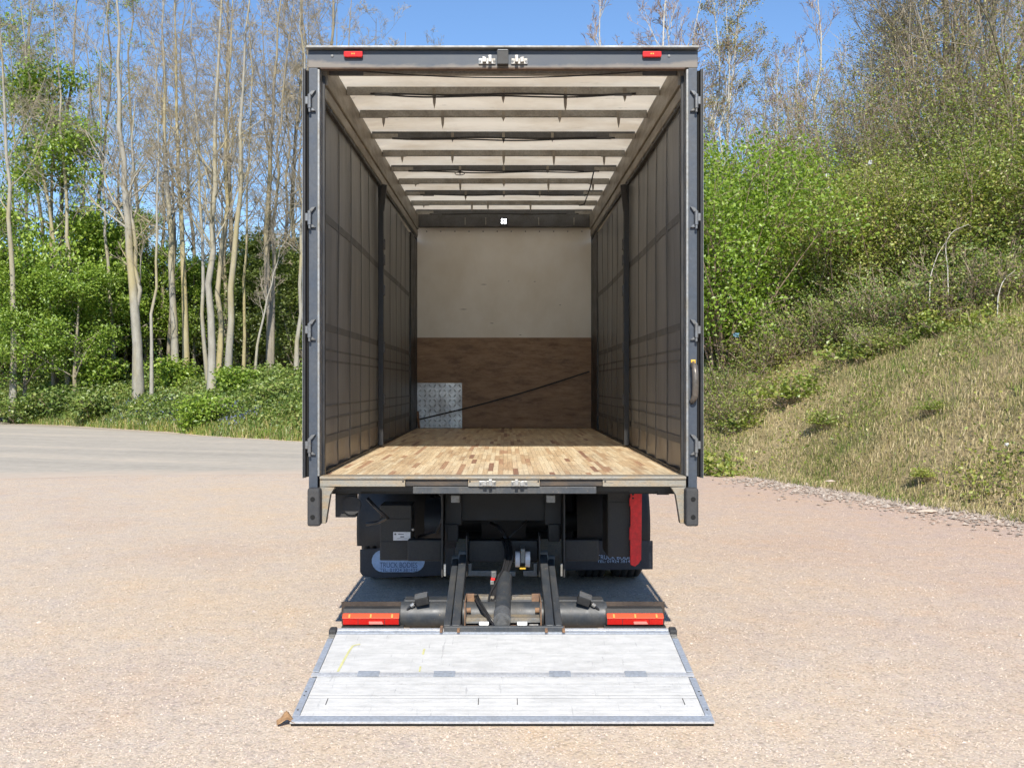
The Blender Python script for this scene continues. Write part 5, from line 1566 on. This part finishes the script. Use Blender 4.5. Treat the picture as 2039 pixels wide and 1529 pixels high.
# hedge bushes
hb_ = [bush('hedge_bush', 1.9, 3.6, rng, leaf='leaf_bright', n_leaf=24000, leaf_size=0.078, stems=34, sigma=0.22),
       bush('hedge_bush', 2.2, 3.4, rng, leaf='leaf_hedge', n_leaf=22000, leaf_size=0.06, stems=38, sigma=0.22),
       bush('hedge_bush', 1.9, 4.6, rng, leaf='leaf_hedge', n_leaf=14000, leaf_size=0.055, stems=36, sigma=0.24, twig='twig')]
GH = 'bushes of the hedge on the bank'
hspec = [
    (0, 1440, 24.5, 1.20, 1.05, 'bright green bush standing against the lorry\'s right side'),
    (0, 1515, 26.5, 1.12, 1.05, 'bright green bush just right of the one against the lorry'),
    (0, 1395, 27, 1.28, 1.0, 'bright green bush partly hidden behind the lorry\'s right door'),
    (1, 1585, 26.0, 0.92, 1.0, 'olive green bush below the thin birches'),
    (1, 1660, 25.0, 0.98, 1.05, 'hedge bush holding the white scraps in its twigs'),
    (2, 1730, 27, 0.88, 1.1, 'thin leaved bush left of the dense hedge'),
    (1, 1790, 24.5, 1.01, 1.15, 'dense green bush in the middle of the hedge'),
    (2, 1850, 27, 0.94, 1.2, 'thin leaved bush under the big bare tree'),
    (1, 1910, 24.0, 1.06, 1.15, 'dense green bush above the dry grass slope'),
    (2, 1975, 25.5, 1.07, 1.25, 'thin leaved bush near the right edge of the picture'),
    (1, 2030, 23.5, 1.21, 1.15, 'large green bush cut by the right edge of the picture'),
    (2, 2085, 25.0, 1.17, 1.2, 'thin leaved bush at the far right beyond the grass slope'),
    (1, 1700, 30, 1.09, 1.1, 'green bush behind the one with the white scraps'),
    (2, 1610, 31, 0.98, 1.1, 'thin leaved bush behind the olive green bush'),
    (1, 1880, 30, 1.09, 1.2, 'green bush filling the back of the hedge under the big tree'),
    (1, 1540, 31.5, 0.98, 1.1, 'green bush behind the bright green ones'),
]
us = set()
for k, px, d, sc, sx, lab in hspec:
    o = hb_[k] if k not in us else copy_tree(hb_[k])
    us.add(k)
    place(o, px, d, rng.uniform(0, 6.28), sc, lab, GH, 'bush', sx)
# taller shrubs just coming into bud behind them
bd_ = [bush('budding_shrub', 2.0, 6.2, rng, leaf='leaf_bud', n_leaf=5000, leaf_size=0.05, stems=44, sigma=0.3, twig='twig'), bush('budding_shrub', 1.8, 5.6, rng, leaf='leaf_hedge', n_leaf=6500, leaf_size=0.052, stems=44, sigma=0.3, twig='twig_red')]
us = set()
for k, px, d, sc, lab in ((1, 1560, 30, 0.95, 'budding shrub left of the leaning white birch'), (0, 1625, 29.5, 1.0, 'olive budding shrub behind the hedge bush with the scraps'), (0, 1690, 31, 1.1, 'olive budding shrub right of the tall thin birch'), (1, 1750, 29, 1.1, 'budding shrub left of the big bare tree\'s trunk'), (0, 1815, 29, 1.15, 'olive budding shrub under the left limbs of the big bare tree'),
                     (1, 1890, 28.5, 1.12, 'budding shrub right under the big bare tree'), (0, 1950, 28, 1.1, 'olive budding shrub right of the big bare tree'), (1, 2015, 27, 1.15, 'budding shrub at the right edge of the picture'), (0, 2070, 27, 1.2, 'olive budding shrub at the far right end of the hedge'), (0, 1490, 33, 0.95, 'olive budding shrub behind the bright green bushes'), (1, 1725, 34, 1.05, 'budding shrub in the back row of the hedge')):
    o = bd_[k] if k not in us else copy_tree(bd_[k])
    us.add(k)
    place(o, px, d, rng.uniform(0, 6.28), sc, lab, 'budding shrubs behind the hedge', 'shrub', 1.15)
# twiggy bramble tangles along the foot of the hedge
tg_ = [bush('bramble_tangle', 1.7, 1.5, rng, leaf='leaf_hedge', n_leaf=3200, leaf_size=0.07, stems=44, twig='twig_dry', sigma=0.2), bush('bramble_tangle', 2.0, 1.9, rng, leaf='leaf_bramble', n_leaf=4200, leaf_size=0.075, stems=44, twig='twig_dry', sigma=0.22)]
tg_.append(bush('bramble_tangle', 0.85, 0.5, rng, leaf='leaf_hedge', n_leaf=1500, leaf_size=0.075, stems=12, twig='twig_dry', sigma=0.1))
tspec = [(0, 1440, 23.0, 0.7, 'bramble tangle below the bright green bush by the lorry'), (0, 1530, 23.5, 0.75, 'brown bramble tangle below the second bright bush'), (1, 1610, 23.4, 0.75, 'brown twiggy bramble left of the grass crest'), (0, 1690, 23.0, 0.85, 'bare brown bramble tangle at the hedge foot, halfway along'),
         (1, 1770, 22.6, 0.8, 'brown bramble mound in the shade of the dense hedge'), (0, 1850, 22.0, 0.9, 'tangled dry bramble above the straw slope'), (1, 1935, 21.8, 0.85, 'dry bramble with arching stems above the straw slope'), (0, 2015, 21.5, 0.9, 'dry bramble tangle at the right edge of the picture'),
         (2, 1420, 20.2, 1.3, 'low green bramble spilling down the slope beside the lorry'), (2, 1490, 21.6, 1.0, 'low green bramble on the slope under the bramble tangles'), (2, 1590, 21.4, 1.35, 'small bramble lowest on the slope left of the straw'), (2, 1650, 19.6, 0.7, 'small bramble at the edge of the straw slope'), (2, 1858, 17.2, 0.42, 'small green bramble tuft in the middle of the straw slope'), (2, 1715, 21.8, 1.3, 'low bramble reaching on to the straw below the hedge\'s middle'), (2, 1812, 21.2, 0.8, 'low bramble on the crest of the straw slope'), (0, 1470, 22.0, 0.6, 'small dry tangle between the lorry and the low brambles'), (0, 1745, 21.6, 0.55, 'small dry tangle on the crest below the bramble mound'), (2, 1915, 20.9, 1.25, 'low bramble under the arching dead branch'), (2, 1995, 20.9, 0.75, 'low bramble on the crest at the right'), (2, 1838, 15.6, 0.36, 'lowest green bramble tuft on the straw slope')]
us = set()
for k, px, d, sc, lab in tspec:
    o = tg_[k] if k not in us else copy_tree(tg_[k])
    us.add(k)
    place(o, px, d, rng.uniform(0, 6.28), sc, lab, 'brambles at the foot of the hedge', 'bramble', 1.15)
# arching dead branches
for (pts, d, lab) in (([(1888, 540), (1885, 490), (1900, 462), (1935, 445)], 21.2, 'pale dead branch arching out of the hedge'), ([(1850, 560), (1868, 510), (1895, 470)], 21.4, 'thin dead branch rising left of the arching one'), ([(1985, 600), (2000, 560), (2030, 535)], 20.6, 'dry stem bending at the right edge above the slope')):
    wp = [(EYE.x + (a - 1006) * d / 2020, EYE.y + d + 0.05 * i, EYE.z + (765 - b_) * d / 2020) for i, (a, b_) in enumerate(pts)]
    p = smooth_path(wp, 12)
    p[0, 2] -= 0.5
    Vt, Ft = np_tubes(p[None], (0.013 * np.linspace(1, 0.3, 12))[None], 6)
    root = np_mesh('dead_branch', Vt, Ft, 'bark_birch', smooth=True)
    tag(root, lab, 'branch')
    L1, R1 = sprout(p[None], (0.013 * np.linspace(1, 0.3, 12))[None], 8, 0.2, 1, 0.35, 45, 4, 0.12, 0, rng, 0.5, 0.005)
    Vt, Ft = np_tubes(L1, R1, 3)
    np_mesh('side_twig', Vt, Ft, 'twig_dry', root)['kind'] = 'stuff'

# birches and thin bare trees behind the hedge
bp_ = []
for k in range(3):
    H = 10.5; K = 12
    z = np.linspace(-0.3, H, K)
    p = np.stack([rng.normal(0, 0.10, K).cumsum(), rng.normal(0, 0.10, K).cumsum(), z], 1); p[:, :2] -= p[0, :2]
    st = [(p, 0.085 * np.linspace(1, 0.12, K))]
    if k != 1:
        q_ = p.copy(); q_[:, 0] += np.linspace(0, 1.3, K) ** 1.2 * (1 if k else -1); q_[:, 2] *= 0.92
        st.append((q_, 0.06 * np.linspace(1, 0.12, K)))
    bp_.append(bare_tree('birch_tree', st, rng, (0, 0, 0), 'bark_birch', 'twig_red', limbs=16, n2=6, n3=5, n4=3, limb_t=(0.3, 0.99), limb_len=0.24, limb_ang=32, up=0.08, leaf='leaf_bud', leaf_n=4500, leaf_size=0.06, twig_r=0.006))
bspec = [(0, 1425, 31, 0.95, 'forked white birch rising beside the lorry\'s right door'), (1, 1452, 33, 1.0, 'straight white birch behind the bright green bush'), (2, 1500, 34, 0.85, 'twiggy birch right of the straight white birch'), (1, 1555, 33, 0.78, 'short birch with russet buds in the middle of the skyline'),
         (0, 1600, 35, 0.92, 'leaning white birch above the olive bush'), (1, 1650, 34, 1.08, 'tall thin birch standing up highest left of the big bare tree'), (2, 1700, 36, 0.90, 'russet budding birch next to the big bare tree'), (1, 1745, 33, 0.85, 'white birch close under the crown of the big bare tree'),
         (2, 1480, 40, 0.9, 'thin birch in the back row beside the lorry'), (0, 1540, 41, 0.85, 'thin birch in the back row behind the short birch'), (2, 1660, 42, 0.95, 'thin birch in the back row behind the tall thin one'), (1, 1590, 38, 0.8, 'thin birch between the leaning birch and the short birch'), (0, 1720, 41, 0.9, 'thin birch in the back row behind the russet budding one'), (1, 1430, 38, 0.85, 'thin birch in the back row nearest the lorry')]
us = set()
for k, px, d, sc, lab in bspec:
    o = bp_[k] if k not in us else copy_tree(bp_[k])
    us.add(k)
    place(o, px, d, rng.uniform(0, 6.28), sc, lab, 'birches behind the hedge', 'tree')
# the spindly tops over the roof
for k, (px, d, sc, lab) in enumerate(((1215, 46, 1.62, 'bare tree whose thin top shows over the lorry roof, left of the taller top'), (1275, 44, 1.62, 'taller bare tree top showing over the lorry roof near the right marker lamp'), (1330, 45, 1.52, 'low bare tree top showing over the right end of the lorry roof'))):
    o = copy_tree(bp_[(k + 1) % 3])
    place(o, px, d, rng.uniform(0, 6.28), sc, lab, 'tree tops over the lorry roof', 'tree')
# big bare tree
K = 12
def big(name, px, d, H, r0, seed, lab, sp=0.62, n1=22, **kw):
    rg = np.random.RandomState(seed)
    z = np.linspace(-0.3, H, K)
    p = np.stack([rg.normal(0, 0.10, K).cumsum(), rg.normal(0, 0.10, K).cumsum(), z], 1); p[:, :2] -= p[0, :2]
    x, y = at(px, d)
    t_ = bare_tree(name, [(p, r0 * np.linspace(1, 0.1, K))], rg, (x, y, ground_z(x, y)), 'bark_grey', 'twig', limbs=n1, n2=9, n3=8, n4=4, limb_t=(0.12, 0.98), limb_len=sp, limb_ang=42, up=0.075, leaf='leaf_bud', leaf_n=9000, leaf_size=0.06, twig_r=0.0065, ratio=0.38)
    return tag(t_, lab, 'tree', 'big bare trees at the right')
big('bare_tree', 1880, 31, 11.5, 0.22, 71, 'big spreading bare tree with a dense twiggy crown at the upper right', n1=30)
big('bare_tree', 2010, 29, 11.0, 0.2, 72, 'twiggy bare tree at the upper right corner of the picture', n1=28)
big('bare_tree', 1790, 36, 10.0, 0.16, 73, 'budding bare tree behind the left side of the big spreading one', sp=0.5, n1=20)

# scraps caught in the hedge, litter
def scrap(px, py, d, size, lab, seed, name='plastic_scrap', mat='dull_plastic', cat='litter'):
    rg = np.random.RandomState(seed)
    n = 5
    g_ = np.stack(np.meshgrid(np.linspace(-.5, .5, n), np.linspace(-.5, .5, n)), -1).reshape(-1, 2)
    V = np.c_[g_[:, 0] + rg.normal(0, .09, n * n), rg.normal(0, .22, n * n), g_[:, 1] * (0.6 + 0.5 * np.abs(g_[:, 0])) + rg.normal(0, .13, n * n)] * size
    F = [(j * n + i, j * n + i + 1, (j + 1) * n + i + 1, (j + 1) * n + i) for j in range(n - 1) for i in range(n - 1)]
    o = np_mesh(name, V, F, mat, smooth=True)
    md = o.modifiers.new('thick', 'SOLIDIFY'); md.thickness = 0.004
    o.location = (EYE.x + (px - 1006) * d / 2020, EYE.y + d, EYE.z + (765 - py) * d / 2020)
    o.rotation_euler = (rg.uniform(-.4, .4), rg.uniform(-.5, .5), rg.uniform(-.5, .5))
    return tag(o, lab, cat)
scrap(1732, 325, 23.4, 0.12, 'white plastic scrap caught highest and furthest right in the hedge', 1)
scrap(1648, 350, 23.4, 0.09, 'white plastic scrap caught in the hedge above the lowest one', 2)
scrap(1651, 378, 23.4, 0.10, 'white plastic scrap caught lowest of the three in the hedge', 3)
x, y = at(412, 37.5)
scrap(410, 862, 37.0, 0.28, 'crumpled white litter lying on the verge under the close pair of trunks', 4)
scrap(510, 826, 36.0, 0.22, 'small white litter on the verge close to the lorry door', 5)
scrap(2004, 886, 14.6, 0.05, 'white scrap lying in the grass of the bank at the right edge', 6)
M['teal'] = plain('teal_plastic', (0.10, 0.20, 0.24), 0.6)
scrap(1465, 668, 21.6, 0.11, 'dull teal plastic bag lying in the grass by the lorry', 7, 'plastic_bag', 'teal')
# black tyre fragment at the road's left end
b = MB()
b.tube([(-0.55, 0, 0.06), (-0.2, 0.1, 0.16), (0.15, 0.0, 0.12), (0.5, -0.12, 0.07)], [0.05, 0.11, 0.10, 0.04], 8)
o = b.build('tyre_fragment', 'rubber'); x, y = at(12, 45.5); o.location = (x, y, ground_z(x, y) + 0.02)
tag(o, 'black tyre fragment lying at the road edge on the far left', 'tyre')
# curled brown leaf by the platform's corner
rg = np.random.RandomState(3)
nu, nv_ = 12, 8
V = []
for j in range(nv_):
    for i in range(nu):
        u = i / (nu - 1) - .5; v = j / (nv_ - 1) - .5
        w_ = 0.5 * math.sqrt(max(0.0, 1 - (2 * u) ** 2 * 0.55))
        V.append((u * 0.115, v * 0.085 * (w_ + .4), 0.012 + 0.036 * math.exp(-((u + .05) / .22) ** 2) * (0.55 + 0.9 * (v + .5)) + 0.006 * sin(9 * v + 4 * u)))
F = [(j * nu + i, j * nu + i + 1, (j + 1) * nu + i + 1, (j + 1) * nu + i) for j in range(nv_ - 1) for i in range(nu - 1)]
lf = np_mesh('dry_leaf', V, F, worn('brown_dry_leaf', (0.27, 0.15, 0.07), (0.36, 0.22, 0.11), 40, (0.35, 0.65), (0.7, 0.9)), smooth=True)
md = lf.modifiers.new('thick', 'SOLIDIFY'); md.thickness = 0.002
lf.location = (-1.115, -1.325, 0.004); lf.rotation_euler = (0, 0, radians(14))
tag(lf, 'curled brown leaf lying at the near left corner of the metal platform', 'leaf')
# pale rocks on the bank foot
for k, (px, d, sz, lab) in enumerate(((1815, 14.3, 0.11, 'pale flat rock lying at the foot of the grass bank'), (1655, 17.2, 0.14, 'small pale rock at the bank foot nearest the lorry'), (1850, 13.95, 0.16, 'grey slab half buried beside the pale flat rock'))):
    Vr, Fr = stones(np.zeros((1, 3)), sz, np.random.RandomState(80 + k), 0.4)
    o = np_mesh('loose_rock', Vr, Fr, 'pebble'); x, y = at(px, d)
    o.location = (x, y, max(0.02, ground_z(x, y) + 0.02)); o.scale = (1.7, 1, 1)
    bv = o.modifiers.new('round', 'BEVEL'); bv.width = sz * 0.15; bv.segments = 2
    tag(o, lab, 'rock')
scrap_rock = None

# ------------------------------------------------------------------ far wood closing the view behind everything
r = np.random.RandomState(91)
n = 1500
pxs = r.uniform(-500, 2500, n); ds = r.uniform(62, 100, n)
stem = []; leaf_c = []
gz = {}
for px, d in zip(pxs, ds):
    x, y = at(px, d)
    key = (round(x / 4), round(y / 4))
    if key not in gz: gz[key] = ground_z(x, y)
    z0 = gz[key]
    h = r.uniform(4.0, 8.5)
    lean = r.normal(0, 0.5, 2)
    stem.append([(x, y, z0 - 0.4), (x + lean[0] * .3, y + lean[1] * .3, z0 + h * .5), (x + lean[0], y + lean[1], z0 + h)])
    c = np.array([x, y, z0]) + np.c_[r.normal(0, 1.5, 22), r.normal(0, 1.5, 22), r.uniform(0.05, 0.95, 22) * h]
    leaf_c.append(c)
P = np.array(stem); R = np.tile(np.array([0.09, 0.06, 0.02]), (n, 1))
Vs, Fs = np_tubes(P, R, 4)
wood = np_mesh('distant_woods', Vs, Fs, 'bark_grey')
tag(wood, 'distant wood closing the view between and behind the nearer trees', 'wood', kind='stuff')
V, F = leaf_quads(np.concatenate(leaf_c), 0.62, r, 0.4, 0.7)
np_mesh('foliage', V, F, 'leaf_dark', wood)['kind'] = 'stuff'
